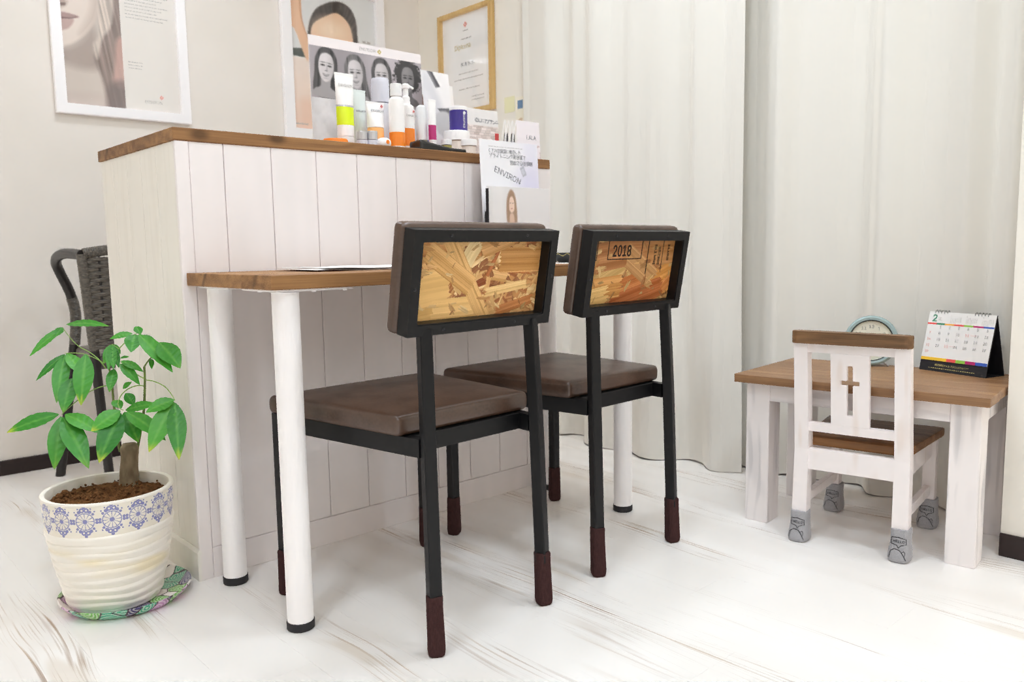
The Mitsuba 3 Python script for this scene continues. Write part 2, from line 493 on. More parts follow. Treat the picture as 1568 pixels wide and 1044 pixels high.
def saucer_fn(p, n, uv):
    x, y = (p.x + 0.158) * 26.0, (p.y - 0.029) * 26.0
    f1, f2, w = voronoi(x, y)
    edge = smoothstep(0.03, 0.09, f2 - f1)
    rings = smoothstep(0.4, 0.6, 0.5 + 0.5 * dr.sin(f1 * 38.0))
    col = dr.select(w < 0.3, mi.Color3f(s8(64, 164, 128)), dr.select(w < 0.45, mi.Color3f(s8(112, 178, 84)), dr.select(w < 0.6, mi.Color3f(s8(184, 130, 178)), dr.select(w < 0.7, mi.Color3f(s8(60, 52, 104)), mi.Color3f(s8(236, 228, 224))))))
    col = mix(col, s8(238, 232, 228), rings * 0.45)
    return mix(s8(72, 52, 60), col, edge)


mat('m_saucer', proc(saucer_fn), 0.25, 0.5)

# product and print colours
for k, c, r in (('yellow', (216, 236, 24), .35), ('aqua', (220, 227, 224), .3), ('silver', (214, 214, 220), .3), ('lavender', (212, 212, 222), .3), ('orange', (246, 138, 44), .35), ('peach', (248, 188, 120), .35),
                ('magenta', (184, 44, 112), .35), ('darkred', (110, 24, 50), .35), ('olive', (158, 148, 84), .3), ('purple', (62, 48, 130), .3), ('cream', (240, 230, 220), .45), ('pearl', (232, 232, 232), .3),
                ('glossblack', (40, 40, 40), .12), ('navy', (66, 74, 140), .4), ('green', (40, 128, 96), .5), ('calyellow', (246, 200, 60), .5), ('calred', (232, 88, 84), .5), ('callime', (150, 200, 76), .5),
                ('calblue', (60, 96, 190), .5), ('calorange', (240, 176, 84), .5), ('calblack', (30, 29, 34), .5), ('clockblue', (158, 180, 180), .3), ('clockface', (226, 224, 206), .5), ('clockdark', (60, 66, 70), .35),
                ('wallyellow', (232, 228, 190), .7), ('red', (196, 72, 70), .4), ('black', (40, 36, 42), .5)):
    mat('m_' + k, s8(*c), r, 0.5)
mat('m_chrome', s8(210, 210, 214), 0.2, 0.5, metal=0.9)
mat('m_lamp_body', s8(240, 240, 238), 0.5)

# ------------------------------------------------------------------ the room
XW, XL, YB, YF, HZ = 1.735, -2.6, 1.43, -3.2, 2.4
fl = rbox(XL - .1, 1.96, YF - .1, YB + .1, -0.06, -0.006, 0.001)
struct('floor', fl, 'm_floor')
for i in range(int((1.86 - XL) / 0.15) + 2):
    x0 = math.floor(XL / 0.15) * 0.15 + i * 0.15
    row = math.floor(x0 / 0.15 + 100.5)
    k0 = math.floor((YF + row * 0.37) / 0.95)
    for k in range(k0, k0 + 7):
        y0, y1 = k * 0.95 - row * 0.37, (k + 1) * 0.95 - row * 0.37
        a, b = max(y0, YF), min(y1, YB)
        xa, xb = max(x0, XL), min(x0 + 0.15, 1.86)
        if b - a < 0.02 or xb - xa < 0.01:
            continue
        part('floor', 'plank', rbox(xa + .00008, xb - .00008, a + .00008, b - .00008, -0.006, 0.0, 0.0001), 'm_floor')
struct('ceiling', rbox(XL - .1, 1.96, YF - .1, YB + .1, HZ, HZ + 0.08, 0.001), 'm_ceiling')
struct('wall_back', rbox(XL - .1, 1.96, YB, YB + 0.1, 0, HZ, 0.001), 'm_wall')
struct('wall_left', rbox(XL - .1, XL, YF, YB, 0, HZ, 0.001), 'm_wall')
struct('wall_front', rbox(XL - .1, 1.96, YF - .1, YF, 0, HZ, 0.001), 'm_wall')
WSEG_X, WSEG_Y, REC = 1.484, -1.247, 1.87
struct('wall_right', cat([rbox(XW, 1.97, 0.52, YB, 0, HZ, 0.001), rbox(REC, 1.97, WSEG_Y, 0.52, 0, HZ, 0.001), rbox(WSEG_X, 1.97, YF, WSEG_Y, 0, HZ, 0.001)]), 'm_wall_side')
struct('baseboard_back', rbox(XL, XW, YB - 0.009, YB, 0, 0.054, 0.002), 'm_baseboard')
struct('baseboard_right', cat([rbox(WSEG_X - 0.008, WSEG_X, YF, WSEG_Y, 0, 0.057, 0.002), rbox(XW - 0.008, XW, 0.66, YB - .01, 0, 0.054, 0.002)]), 'm_baseboard')
struct('baseboard_left', rbox(XL, XL + 0.009, YF, YB - .01, 0, 0.054, 0.002), 'm_baseboard')


# curtains: a cloth sheet hung along a wavy line
def curtain(key, pts, z0, z1, lean, seed, label, bottom_wave=0.003, top=None, flat=.42):
    n, rows = 420, 40
    P0 = spline(pts, n)
    P1 = spline(top, n) if top is not None else P0
    V = []
    for j in range(rows):
        t = j / (rows - 1)
        z = z0 + (z1 - z0) * t ** 1.15
        b = min(1, t / .38)
        b = b * b * (3 - 2 * b)
        P = P0 * (1 - b) + P1 * b
        mean = np.array([np.convolve(np.pad(P[:, k], 60, mode='edge'), np.ones(121) / 121, 'valid') for k in (0, 1)]).T
        q = mean + (P - mean) * (1.0 - flat * min(1, t * 1.4))
        s = np.linspace(0, 1, n)
        wv = (meshkit.noise(np.c_[s * 46 + seed, np.full(n, t * 2.2), np.full(n, seed)]) - 0.5) * 0.005 + (meshkit.noise(np.c_[s * 17 + seed, np.full(n, t * 1.3), np.full(n, seed + 5.0)]) - 0.5) * 0.012
        V.append(np.c_[q[:, 0] + wv + lean * t, q[:, 1], np.full(n, z) + (bottom_wave * np.sin(s * 30 + seed) if j == 0 else 0)])
    V = np.array(V).reshape(-1, 3)
    i = np.arange(n * rows).reshape(rows, n)
    f = np.stack([i[:-1, :-1], i[:-1, 1:], i[1:, 1:], i[1:, :-1]], -1).reshape(-1, 4)
    back = V + np.array([0.0012, 0, 0])
    N = len(V)
    fb = f[:, ::-1] + N
    # close the rim
    rim = []
    for a in (i[0], i[-1][::-1], i[:, 0][::-1], i[:, -1]):
        for p, q in zip(a[:-1], a[1:]):
            rim.append((q, p, p + N, q + N))
    f = np.vstack([f, fb, rim])
    m = trimesh.Trimesh(np.vstack([V, back]), np.vstack([f[:, [0, 1, 2]], f[:, [0, 2, 3]]]), process=False)
    add(key, m, 'm_curtain', smooth=True)
    thing(key, label, 'curtain')


curtain('curtain', [(1.700, .66), (1.712, .60), (1.672, .55), (1.700, .49), (1.654, .419), (1.704, .395), (1.722, .34), (1.660, .285), (1.609, .229), (1.622, .122), (1.634, .038), (1.592, -.043),
                    (1.615, -.101), (1.695, -.181), (1.675, -.249), (1.630, -.329), (1.655, -.375), (1.673, -.411)], 0.005, 2.385, 0.0, 1.3,
        'long cream white curtain hanging between the reception counter and the small table', flat=0.0,
        top=[(1.700, .66), (1.690, .60), (1.672, .52), (1.690, .45), (1.705, .40), (1.662, .345), (1.678, .29), (1.632, .235), (1.648, .15), (1.664, .02), (1.682, -.10), (1.698, -.180), (1.652, -.218), (1.660, -.29), (1.672, -.35), (1.666, -.405)])
curtain('curtain_001', [(1.750, -.22), (1.758, -.29), (1.752, -.36), (1.742, -.44), (1.727, -.490), (1.756, -.528), (1.782, -.65), (1.802, -.757), (1.736, -.815), (1.760, -.87), (1.786, -.935), (1.768, -.99), (1.738, -1.05), (1.764, -1.112), (1.734, -1.162), (1.758, -1.205), (1.744, -1.236)],
        0.005, 2.385, 0.0, 4.7, 'cream white curtain hanging right behind the small wooden table, clock and calendar', flat=0.1)

# ceiling lamps (above the frame)
for i, (x, y) in enumerate(LAMPS):
    k = thing('ceiling_lamp' + (f'_{i:03d}' if i else ''), 'round white LED ceiling lamp', 'lamp', 'round LED lamps on the ceiling')
    ring = lathe([(LAMP_R, HZ), (LAMP_R, HZ - .012), (LAMP_R + .012, HZ - .014), (LAMP_R + .018, HZ - .004), (LAMP_R + .018, HZ)], 40)
    part(k, 'rim', at(ring, x, y), 'm_lamp_body', smooth=40)
    d = at(lathe([(1e-4, 0), (LAMP_R * .5, 0), (LAMP_R - .002, 0)], 40), x, y, HZ - .010)
    d.invert()
    g = LAMP_GAIN.get(i, 1.0)
    if d.face_normals[0][2] > 0:
        d.invert()
    scene[k + '__diffuser'] = mikit.ply(d, 'm_lamp_body', emitter={'type': 'area', 'radiance': {'type': 'rgb', 'value': [g * w for w in LAMP_W]}})

# ------------------------------------------------------------------ reception counter
C = thing('reception_counter', 'tall white panelled reception counter with a brown wooden top', 'counter')
HC, TT, CL, CD = 1.05, 0.0285, 1.188, 0.54
part(C, 'body', rbox(0.007, CL - .002, 0.007, CD, 0.0, HC - TT, 0.001), 'm_panel')
part(C, 'countertop', rbox(-0.004, CL - .006, -0.004, CD + .01, HC - TT, HC, 0.0015), 'm_top_wood', label='brown wooden top with knots')
ed = [0.0305, .111, .229, .35, .469, .592, .709, .83, .949, 1.068, CL]
for a, b in zip(ed[:-1], ed[1:]):
    part(C, 'front_panel', rbox(a + .0009, b - .0009, 0.0, 0.0069, 0.074, HC - TT - .0002, 0.0012), 'm_panel')
part(C, 'corner_post', rbox(-0.001, 0.030, -0.002, 0.0069, 0.0, HC - TT - .0002, 0.0015), 'm_panel')
part(C, 'base_rail', rbox(0.031, CL, -0.0012, 0.0069, 0.0, 0.073, 0.0015), 'm_panel')
es = [0.008, .123, .228, .333, .438, CD]
for a, b in zip(es[:-1], es[1:]):
    part(C, 'side_panel', rbox(0.0, 0.0068, a + .0006, b - .0006, 0.076, HC - TT - .0002, 0.0012), 'm_side_panel')
skirt = trimesh.convex.convex_hull(np.array([(x, y, z) for y in (-.002, CD) for x, z in ((-.006, 0), (-.006, .068), (-.001, .076), (.006, .076), (.006, 0))]))
part(C, 'skirting', skirt, 'm_side_panel')

# ------------------------------------------------------------------ desk fixed to the counter's front
D = thing('desk', 'lower brown wooden desk on round white legs in front of the counter', 'desk')
DZ, DT = 0.7261, 0.0285
part(D, 'tabletop', rbox(0.007, 1.155, -0.423, -0.0045, DZ - DT, DZ, 0.0015), 'm_top_wood', label='brown wooden tabletop with knots')
for x, y, sx, sy in ((.055, -.383, 1, 1), (.057, -.062, 1, -1), (1.101, -.370, -1, 1), (1.108, -.062, -1, -1)):
    L = part(D, 'leg', at(lathe([(0.0262, .017), (.0266, .018), (.0266, DZ - DT - .007), (.03, DZ - DT - .006)], 40), x, y), 'm_white_paint', smooth=40)
    part(L, 'foot', at(lathe([(1e-4, 0), (.0265, 0), (.0283, .002), (.0283, .0165), (.0270, .0180), (1e-4, .0182)], 40), x, y), 'm_black_rubber', smooth=40, label='black rubber foot')
    x0, x1 = sorted((x - sx * .033, x + sx * .135))
    y0, y1 = sorted((y - sy * .033, y + sy * .125))
    y1 = min(y1, -0.008)
    pl = [rbox(x0, x1, y0, y1, DZ - DT - .005, DZ - DT, .001)]
    for bx, by in ((x + sx * .05, y - sy * .024), (x + sx * .12, y - sy * .024), (x - sx * .024, y + sy * .06), (x + sx * .115, y + sy * .11)):
        pl.append(at(cyl(.0045, 0, .003, 12), bx, by, DZ - DT - .008))
    part(L, 'mounting_plate', cat(pl), 'm_white_paint')

# ------------------------------------------------------------------ metal chairs with padded seat
CH = dict(wr=.152, wf=.202, Df=.464, wt=.143, yt=.021, wb=.19, zb=.611, zt=.804, yb=.012, yT=-.022, sr=.177, sf=.221, s0=.066, s1=.471, zs=.461, zsb=.417, bd=.061)
sq = np.array([(1, .82), (.82, 1), (-.82, 1), (-1, .82), (-1, -.82), (-.82, -1), (.82, -1), (1, -.82)]) * 0.0125


def osb_panel(w, h, seed, special):
    """strand board: flakes laid over one another, each with its own colour"""
    r = np.random.default_rng(seed)
    V, F, K = [], [], []
    base = np.array([(0, 0, 0), (w, 0, 0), (w, h, 0), (0, h, 0)])
    bc = np.array([188, 132, 78.0])

    def put(p, z, c):
        n0 = sum(len(x) for x in V)
        V.append(np.c_[p, np.full(len(p), z)])
        F.append([(n0, n0 + k, n0 + k + 1) for k in range(1, len(p) - 1)])
        K.append(np.array([np.clip(c + r.normal(0, 4), 0, 255) for _ in p]))

    rect = sbox(0, 0, w, h)
    put(base[:, :2], 0, bc)
    pal = np.array([(210, 162, 104), (218, 176, 118), (190, 138, 84), (176, 118, 70), (164, 104, 62), (200, 150, 94), (226, 190, 136), (148, 96, 58), (206, 164, 108)], float)
    if special == 'warm':
        pal = pal * np.array([0.9, 0.88, 0.82])

    def flake(cx, cy, L, W, a, z, c, jag=0.12):
        R = np.array([[math.cos(a), -math.sin(a)], [math.sin(a), math.cos(a)]])
        ns = int(np.clip(W / .0016, 3, 22))
        n = 5
        tp = np.linspace(-1, 1, n)
        e = np.linspace(-1, 1, ns + 1)
        jl, jr = r.normal(0, jag, ns + 1) * min(W, .02), r.normal(0, jag, ns + 1) * min(W, .02)
        t_ = r.normal(0, 9)
        for k in range(ns):
            t_ = .6 * t_ + r.normal(0, 8)
            X0, X1 = -L / 2 + jl[k:k + 2], L / 2 + jr[k:k + 2]
            q = np.array([(X0[0], e[k] * W / 2), (X1[0], e[k] * W / 2), (X1[1], e[k + 1] * W / 2), (X0[1], e[k + 1] * W / 2)])
            q[:, 1] += .06 * W * np.sin(q[:, 0] / L * 3 + seed)
            g = Polygon(q @ R.T + (cx, cy)).intersection(rect)
            if g.geom_type == 'Polygon' and g.area > 1e-8:
                put(np.array(g.exterior.coords)[:-1], z, c + t_)

    for k in range(330):
        z = 0.0001 + 0.0012 * k / 330
        L = r.uniform(0.012, 0.075) * (1.2 if k < 150 else 0.7)
        flake(r.uniform(0, w), r.uniform(0, h), L, L * r.uniform(0.12, 0.42), r.normal(0, 0.75), z, pal[r.integers(len(pal))])
    if special == 'light':
        for cx, cy, L, W, a, c in ((.33, .10, .33, .17, .02, (226, 180, 112)), (.62, .93, .26, .10, .3, (212, 158, 98)), (.83, .72, .36, .15, .0, (208, 152, 90)), (.10, .28, .36, .32, .1, (224, 178, 110)),
                                   (.27, .63, .40, .12, -.55, (214, 164, 100)), (.42, .44, .62, .10, -.98, (218, 170, 106)), (.41, .80, .26, .10, .98, (244, 214, 160)), (.60, .72, .20, .03, 1.1, (176, 104, 56)),
                                   (.66, .92, .34, .025, -.35, (140, 82, 44)), (.47, .42, .16, .045, .3, (150, 84, 48)), (.72, .36, .34, .055, .12, (232, 190, 126)), (.30, .05, .3, .05, .25, (192, 124, 66)), (.80, .13, .3, .06, .2, (188, 120, 66)),
                                   (.80, .60, .22, .05, -.1, (186, 116, 62)), (.09, .93, .3, .12, .1, (206, 146, 86))):
            flake(cx * w, cy * h, L * w, W * w, a, 0.0014 + r.uniform(0, .0002), np.array(c, float) * .96, 0.16)
    else:
        for cx, cy, L, W, a, c in ((.18, .72, .5, .2, .1, (170, 112, 64)), (.5, .86, .5, .2, .0, (176, 116, 66)), (.85, .8, .4, .2, .0, (186, 130, 76)), (.3, .55, .36, .18, .4, (206, 166, 104)), (.6, .55, .4, .16, -.5, (190, 140, 88)),
                                   (.5, .33, .4, .1, .2, (186, 110, 54)), (.85, .30, .4, .22, .3, (212, 146, 74)), (.2, .25, .4, .16, .05, (206, 146, 80)), (.6, .10, .6, .15, .2, (176, 98, 48)), (.12, .07, .3, .18, .1, (222, 178, 110)), (.88, .17, .3, .08, .6, (196, 122, 62))):
            flake(cx * w, cy * h, L * w, W * w, a, 0.0014 + r.uniform(0, .0002), np.array(c, float) * .96, 0.3)
    for k in range(45):
        L = r.uniform(.008, .026)
        flake(r.uniform(0, w), r.uniform(0, h), L, L * r.uniform(.2, .5), r.normal(0, .6), .00165 + k * 1e-6, pal[[0, 1, 2, 3, 5, 6, 8][r.integers(7)]] * r.uniform(.86, 1.0), .5)
    v = np.vstack(V)
    return trimesh.Trimesh(v, np.array([t for f in F for t in f]), process=False), lin(np.vstack(K) / 255.0)


def metal_chair(key, loc, special, label):
    thing(key, label, 'chair')
    x, y, a = loc
    P = CH
    put = lambda m: at(m, x, y, 0, rz=a)
    sl = math.atan2(-(P['yT'] - P['yb']), P['zt'] - P['zb'])     # backward tilt of the back
    for s in (-1, 1):
        # rear leg: from the floor to the back frame
        L = part(key, 'leg', put(tube([(s * P['wr'], 0, .012), (s * (P['wr'] - .004), .012, .40), (s * P['wt'], P['yt'], P['zb'] + .012)], 1, prof=sq)), 'm_black_steel')
        sock(L, put, s * P['wr'], .0, s, 0.118, -s * .0103, .0309)
    for s in (-1, 1):
        L = part(key, 'leg', put(tube([(s * P['wf'], P['Df'], .012), (s * P['wf'], P['Df'], .2), (s * P['wf'], P['Df'], .417)], 1, prof=sq)), 'm_black_steel')
        sock(L, put, s * P['wf'], P['Df'], s, 0.105)
    for s in (-1, 1):
        r0, r1 = np.array([s * (P['wr'] - .004), .013]), np.array([s * (P['wf']), P['Df']])
        d = (r1 - r0) / np.linalg.norm(r1 - r0)
        n = np.array([-d[1], d[0]]) * .0105
        pts = [(*(p + k * n), z) for p in (r0 + d * .0135, r1 - d * .0135) for k in (-1, 1) for z in (.381, .4165)]
        part(key, 'side_rail', put(trimesh.convex.convex_hull(np.array(pts))), 'm_black_steel')
    part(key, 'crossbar', put(rbox(-P['wr'] - .001 + .004, P['wr'] + .001 - .004, .058, .080, .381, .4165, .0012)), 'm_black_steel')
    part(key, 'crossbar', put(rbox(-P['wf'] + .013, P['wf'] - .013, P['Df'] - .0105, P['Df'] + .0105, .381, .4165, .0012)), 'm_black_steel')
    seat = cushion([(-P['sr'], P['s0']), (P['sr'], P['s0']), (P['sf'], P['s1']), (-P['sf'], P['s1'])], P['zsb'], P['zs'] - .003, .010, .009, n=30, side=.012)
    part(key, 'seat', put(seat), 'm_leather', smooth=50, label='brown leather seat cushion')
    for sx, yy, ww in ((-1, P['s0'], P['sr']), (1, P['s0'], P['sr']), (-1, P['s1'], P['sf']), (1, P['s1'], P['sf'])):
        e = 1 if yy == P['s0'] else -1
        q = [(sx * (ww - .0032), yy + e * .0034, P['zsb'] + .006), (sx * (ww - .0026), yy + e * .0028, .436), (sx * (ww - .0034), yy + e * .0036, P['zs'] - .014)]
        part(key + '__seat', 'seam', put(tube(q, .0011, 6)), 'm_seam')
    # back: frame plane in local (u, v along the slope)
    h = math.hypot(P['zt'] - P['zb'], P['yT'] - P['yb'])
    V = np.array([0, P['yT'] - P['yb'], P['zt'] - P['zb']]) / h
    U = np.array([1.0, 0, 0])
    o = np.array([-P['wb'], P['yb'], P['zb']])
    W = 2 * P['wb']
    put2 = lambda m: put(basis(m, o, U, V))          # +w points to the viewer behind the chair, -w to the seat
    ring = sbox(0, 0, W, h).difference(rrect(.020, W - .020, .020, h - .020, .004))
    fr = at(extr(ring, .003), 0, 0, -.003)
    lip = sbox(0, 0, W, h).difference(sbox(.003, .003, W - .003, h - .003))
    lip_in = rrect(.0200, W - .0200, .0200, h - .0200, .004).difference(rrect(.0225, W - .0225, .0225, h - .0225, .003))
    F = part(key, 'back_frame', put2(cat([fr, at(extr(lip, .028), 0, 0, -.0302), at(extr(lip_in, .026), 0, 0, -.028)])), 'm_black_steel')
    for u, v in ((.085, h - .010), (.285, h - .010), (.085, .010), (.275, .010), (.009, h * .45), (W - .009, h * .52)):
        ring2 = lathe([(.0010, 0.0), (.0016, .0003), (.0026, .0011), (.0034, .0009), (.0036, 0)], 14)
        part(F, 'screw', put2(at(ring2, u, v, 0)), 'm_bolt', smooth=40)
    pm, pc = osb_panel(W - .036, h - .036, 11 if special == 'light' else 5, special)
    O = part(key, 'strand_board', put2(at(pm, .018, .018, -.0265)), 'm_osb', color=pc, label='strand board panel' if special == 'light' else 'strand board panel stamped 2018')
    if special != 'light':
        w, hh = W - .036, h - .036
        X = lambda u, v: np.array(o) + U * (.018 + u * w) + V * (.018 + v * hh) + np.cross(U, V) * (-.0247)
        st = [text('2018', .0255, X(.262, .725), U * .80, V, True)]
        ol = lambda u0, u1, v0, v1, t=.0022: basis(extr(sbox(u0 * w, v0 * hh, u1 * w, v1 * hh).difference(sbox(u0 * w + t, v0 * hh + t, u1 * w - t, v1 * hh - t)), .0003), X(0, 0), U, V)
        st += [ol(.215, .595, .675, .985), ol(-.02, .105, .665, .985), text('8', .0255, X(.015, .715), U * .85, V, True)]
        bar = lambda u, v0, v1, t=.0026: basis(extr(sbox(u * w, v0 * hh, u * w + t, v1 * hh), .0003), X(0, 0), U, V)
        st += [bar(.665, .44, 1.0), bar(.845, .46, 1.0, .0016)]
        for uu, s, v0 in ((.745, '50.1 MNE', .90), (.795, '03.T80S', .86), (.905, '24.MNS', .90)):
            st.append(text(s, .0080, X(uu, v0), -V, U, True))
        part(O, 'stamp_print', put(cat(st)), 'm_ink_stamp')
    cq = [(-.0035, -.002), (W + .0035 - .005, -.002), (W + .0035 - .005, h + .008), (-.0035, h + .008)]
    cu = cushion(cq, 0, .033, .012, .004, n=28, side=.004)
    cu = at(cu, 0, 0, 0)
    cu.vertices[:, 2] *= -1
    cu.invert()
    cu.apply_translation((0, 0, -.0305))
    part(key, 'backrest', put2(cu), 'm_leather', smooth=50, label='brown leather back cushion')


def sock(leg, put, x, y, s, h, kx=0.0, ky=0.0):
    k = 16
    a = np.arange(k) / k * 2 * PI
    e = 0.55
    prof = np.c_[np.sign(np.cos(a)) * np.abs(np.cos(a)) ** e, np.sign(np.sin(a)) * np.abs(np.sin(a)) ** e]
    zs = np.array([0.0, .003, .012, .03, .06, .085, h - .012, h - .004, h - .001])
    rs = np.array([.0130, .0160, .0176, .0171, .0166, .0163, .0161, .0165, .0150])
    wob = meshkit.noise(np.c_[zs * 40, np.full(len(zs), x * 91), np.full(len(zs), y * 57)]) - .5
    zl = np.maximum(zs - .012, 0)
    path = np.c_[x + kx * zl + wob * .0012, y + ky * zl + wob[::-1] * .0012, zs]
    part(leg, 'leg_sock', put(tube(path, rs, prof=prof)), 'm_knit', smooth=50, label='dark maroon knitted leg sock')


metal_chair('metal_chair', (.3392, -.662, .0482), 'light', 'black metal chair with brown leather seat, nearest the camera, plain strand board back')
metal_chair('metal_chair_001', (.8421, -.6312, .0345), 'warm', 'black metal chair with brown leather seat, its strand board back stamped 2018')

# ------------------------------------------------------------------ small wooden table by the curtain
TX, TY = 1.2487, -0.6438
ca, sa = math.cos(TA), math.sin(TA)


def _tp(m, o=(TX, TY), A=TA):
    m = m.copy()
    c, s = math.cos(A), math.sin(A)
    M = np.eye(4)
    M[:3, 0] = (s, -c, 0); M[:3, 1] = (c, s, 0); M[:3, 3] = (*o, 0)
    m.apply_transform(M)
    return m


TB = thing('small_table', 'low white washed table with a brown plank top by the curtain', 'table')
TH, TW, TD, TTK = 0.4167, 0.6215, 0.405, 0.0225
pw = [0.0, 0.098, 0.2, 0.304, TD]
for i, (a, b) in enumerate(zip(pw[:-1], pw[1:])):
    part(TB, 'top_plank', _tp(rbox(0, TW - (0.0, .003, .001, .004)[i], a + .0003, b - .0003, TH - TTK, TH, .0014)), 'm_table_wood')
LW, LD = .066, .072
for u0, v0 in ((.022, .033), (TW - .022 - LW, .033), (.022, TD - .02 - LD), (TW - .022 - LW, TD - .02 - LD)):
    part(TB, 'leg', _tp(rbox(u0, u0 + LW, v0, v0 + LD, 0, TH - TTK - .0003, .0018)), 'm_whitewash')
for u0, u1, v0, v1 in ((.022 + LW, TW - .022 - LW, .036, .056), (.022 + LW, TW - .022 - LW, TD - .045, TD - .025)):
    part(TB, 'apron', _tp(rbox(u0 + .0003, u1 - .0003, v0, v1, TH - TTK - .05, TH - TTK - .0003, .0012)), 'm_whitewash_x')
for u0 in (.025, TW - .045):
    part(TB, 'apron', _tp(rbox(u0, u0 + .02, .033 + LD + .0003, TD - .02 - LD - .0003, TH - TTK - .05, TH - TTK - .0003, .0012)), 'm_whitewash')

# ------------------------------------------------------------------ child's chair with a cross cut in its back
CC = thing('child_chair', 'small white wooden chair with a cross cut-out back and brown seat, socks on its feet', 'chair')
CA = 0.1591
cput = lambda m: _tp(m, (1.2257, -0.8337), CA)
CW, CHT, CY, CDp = .2804, .5223, -.023, .3136


def post(u0, u1, z1, pw0, pw1, v0, v1, dv):
    """tapering post as a hull; (u0,v0) at the floor, (u1,v1) at the top"""
    pts = [(u0 + i * pw0, v0 + j * dv, 0.004) for i in (0, 1) for j in (0, 1)] + [(u1 + i * pw1, v1 + j * dv, z1) for i in (0, 1) for j in (0, 1)]
    return trimesh.convex.convex_hull(np.array(pts))


zs_ = 0.245
legs = []
for s in (0, 1):
    pw0, pw1 = .037, .034
    u_a = 0 if s == 0 else CW - pw0
    u_b = .0048 if s == 0 else CW - .0048 - pw1
    um = .5 * (u_a + u_b)
    lo = trimesh.convex.convex_hull(np.array([(u_a + i * pw0, j * .034, .004) for i in (0, 1) for j in (0, 1)] + [(um + i * .0355, .008 + j * .036, zs_) for i in (0, 1) for j in (0, 1)]))
    up = trimesh.convex.convex_hull(np.array([(um + i * .0355, .008 + j * .036, zs_) for i in (0, 1) for j in (0, 1)] + [(u_b + i * pw1, CY + j * .030, CHT) for i in (0, 1) for j in (0, 1)]))
    legs.append((part(CC, 'leg', cput(cat([lo, up])), 'm_child_white'), u_a + pw0 / 2, .017))
for s in (0, 1):
    u_c = .0162 if s == 0 else CW - .0162
    legs.append((part(CC, 'leg', cput(rbox(u_c - .016, u_c + .016, CDp - .016, CDp + .016, .004, .2475, .0015)), 'm_child_white'), u_c, CDp))


def child_sock(leg, u, v, seed):
    """grey cotton sock: tube round the leg widening to a toe towards the back of the chair"""
    r = np.random.default_rng(seed)
    k = 28
    a = np.arange(k) / k * 2 * PI
    zs = np.array([0.0, .003, .010, .020, .032, .046, .062, .074, .080])
    rx = np.array([.020, .0245, .0265, .0262, .0248, .0228, .0226, .0230, .0218])
    back = np.array([.030, .0335, .0335, .030, .0258, .0238, .0232, .0236, .0222])
    V = []
    tw = r.uniform(-.002, .002)
    for z, x, b in zip(zs, rx, back):
        cu, sv = np.cos(a), np.sin(a)
        e = .62
        px = np.sign(cu) * np.abs(cu) ** e * x
        py = np.sign(sv) * np.abs(sv) ** e * np.where(sv < 0, b, .0225)
        V.append(np.c_[u + px + tw * z / .08, v + py, np.full(k, z)])
    n = len(zs)
    Vv = np.vstack(V + [[(u, v, 0.0)], [(u, v, .0795)]])
    F = []
    for i in range(n - 1):
        for j in range(k):
            p, q = i * k + j, i * k + (j + 1) % k
            F += [(p, q, q + k), (p, q + k, p + k)]
    for j in range(k):
        F += [(n * k, (j + 1) % k, j), (n * k + 1, (n - 1) * k + j, (n - 1) * k + (j + 1) % k)]
    S = part(leg, 'leg_sock', cput(trimesh.Trimesh(Vv, np.array(F), process=False)), 'm_grey_sock', smooth=55, label='grey sock printed HELLO in a speech bubble')
    # print on the side that faces the back of the chair: speech bubble with HELLO and a curved outline below
    def bend(m):
        m = m.copy()
        z = m.vertices[:, 1]
        bb = np.interp(z, zs, back)
        rr_ = np.interp(z, zs, rx)
        uu = np.clip(m.vertices[:, 0] / rr_, -.97, .97)
        w = bb * np.maximum(1 - np.abs(uu) ** (2 / .62), 0.02) ** (.62 / 2)
        m.vertices = np.c_[u + m.vertices[:, 0], v - w - .0004 - m.vertices[:, 2], z]
        return m
    pr = [at(meshkit.text_mesh('HELLO', .0062, .0006), -.0125, .049, 0)]
    bub = LineString([(-.017, .045), (-.0155, .0605), (.0, .0625), (.0165, .059), (.0175, .046), (.006, .0425), (.001, .036), (-.003, .0425), (-.017, .045)]).buffer(.0006, 2)
    head = LineString([(-.019, .012), (-.017, .027), (-.008, .0335), (.004, .031), (.012, .022), (.019, .010)]).buffer(.0006, 2)
    nose = LineString([(.008, .026), (.013, .030), (.0165, .026), (.0155, .019)]).buffer(.0005, 2)
    for g in (bub, head, nose):
        m = trimesh.creation.extrude_polygon(g.segmentize(.003), .0006, engine='earcut')
        pr.append(m)
    part_key = cput(bend(cat(pr)))
    if leg + '__leg_sock' in scene:
        # the print belongs to the sock mesh's leg: same part level
        part(leg, 'sock_print', part_key, 'm_ink')


for q, (L, u, v) in enumerate(legs):
    child_sock(L, u, v, 40 + q)
# seat, aprons, stretchers
sc_ = cushion([(.0106, .040), (CW - .0106, .040), (CW + .012, CDp + .03), (-.012, CDp + .03)], .2478, .2728, .006, .0, n=12)
part(CC, 'seat', cput(sc_), 'm_seat_wood', smooth=40, label='brown glossy wooden seat')
part(CC, 'apron', cput(rbox(.036, CW - .036, .010, .028, .192, .2475, .001)), 'm_child_white')
part(CC, 'apron', cput(rbox(.034, CW - .034, CDp - .012, CDp + .006, .192, .2475, .001)), 'm_child_white')
for s in (0, 1):
    u = .010 if s == 0 else CW - .028
    part(CC, 'apron', cput(rbox(u, u + .018, .044, CDp - .017, .198, .2475, .001)), 'm_child_white')
    part(CC, 'stretcher', cput(rbox(u + .001, u + .017, .036, CDp - .017, .092, .117, .001)), 'm_child_white')


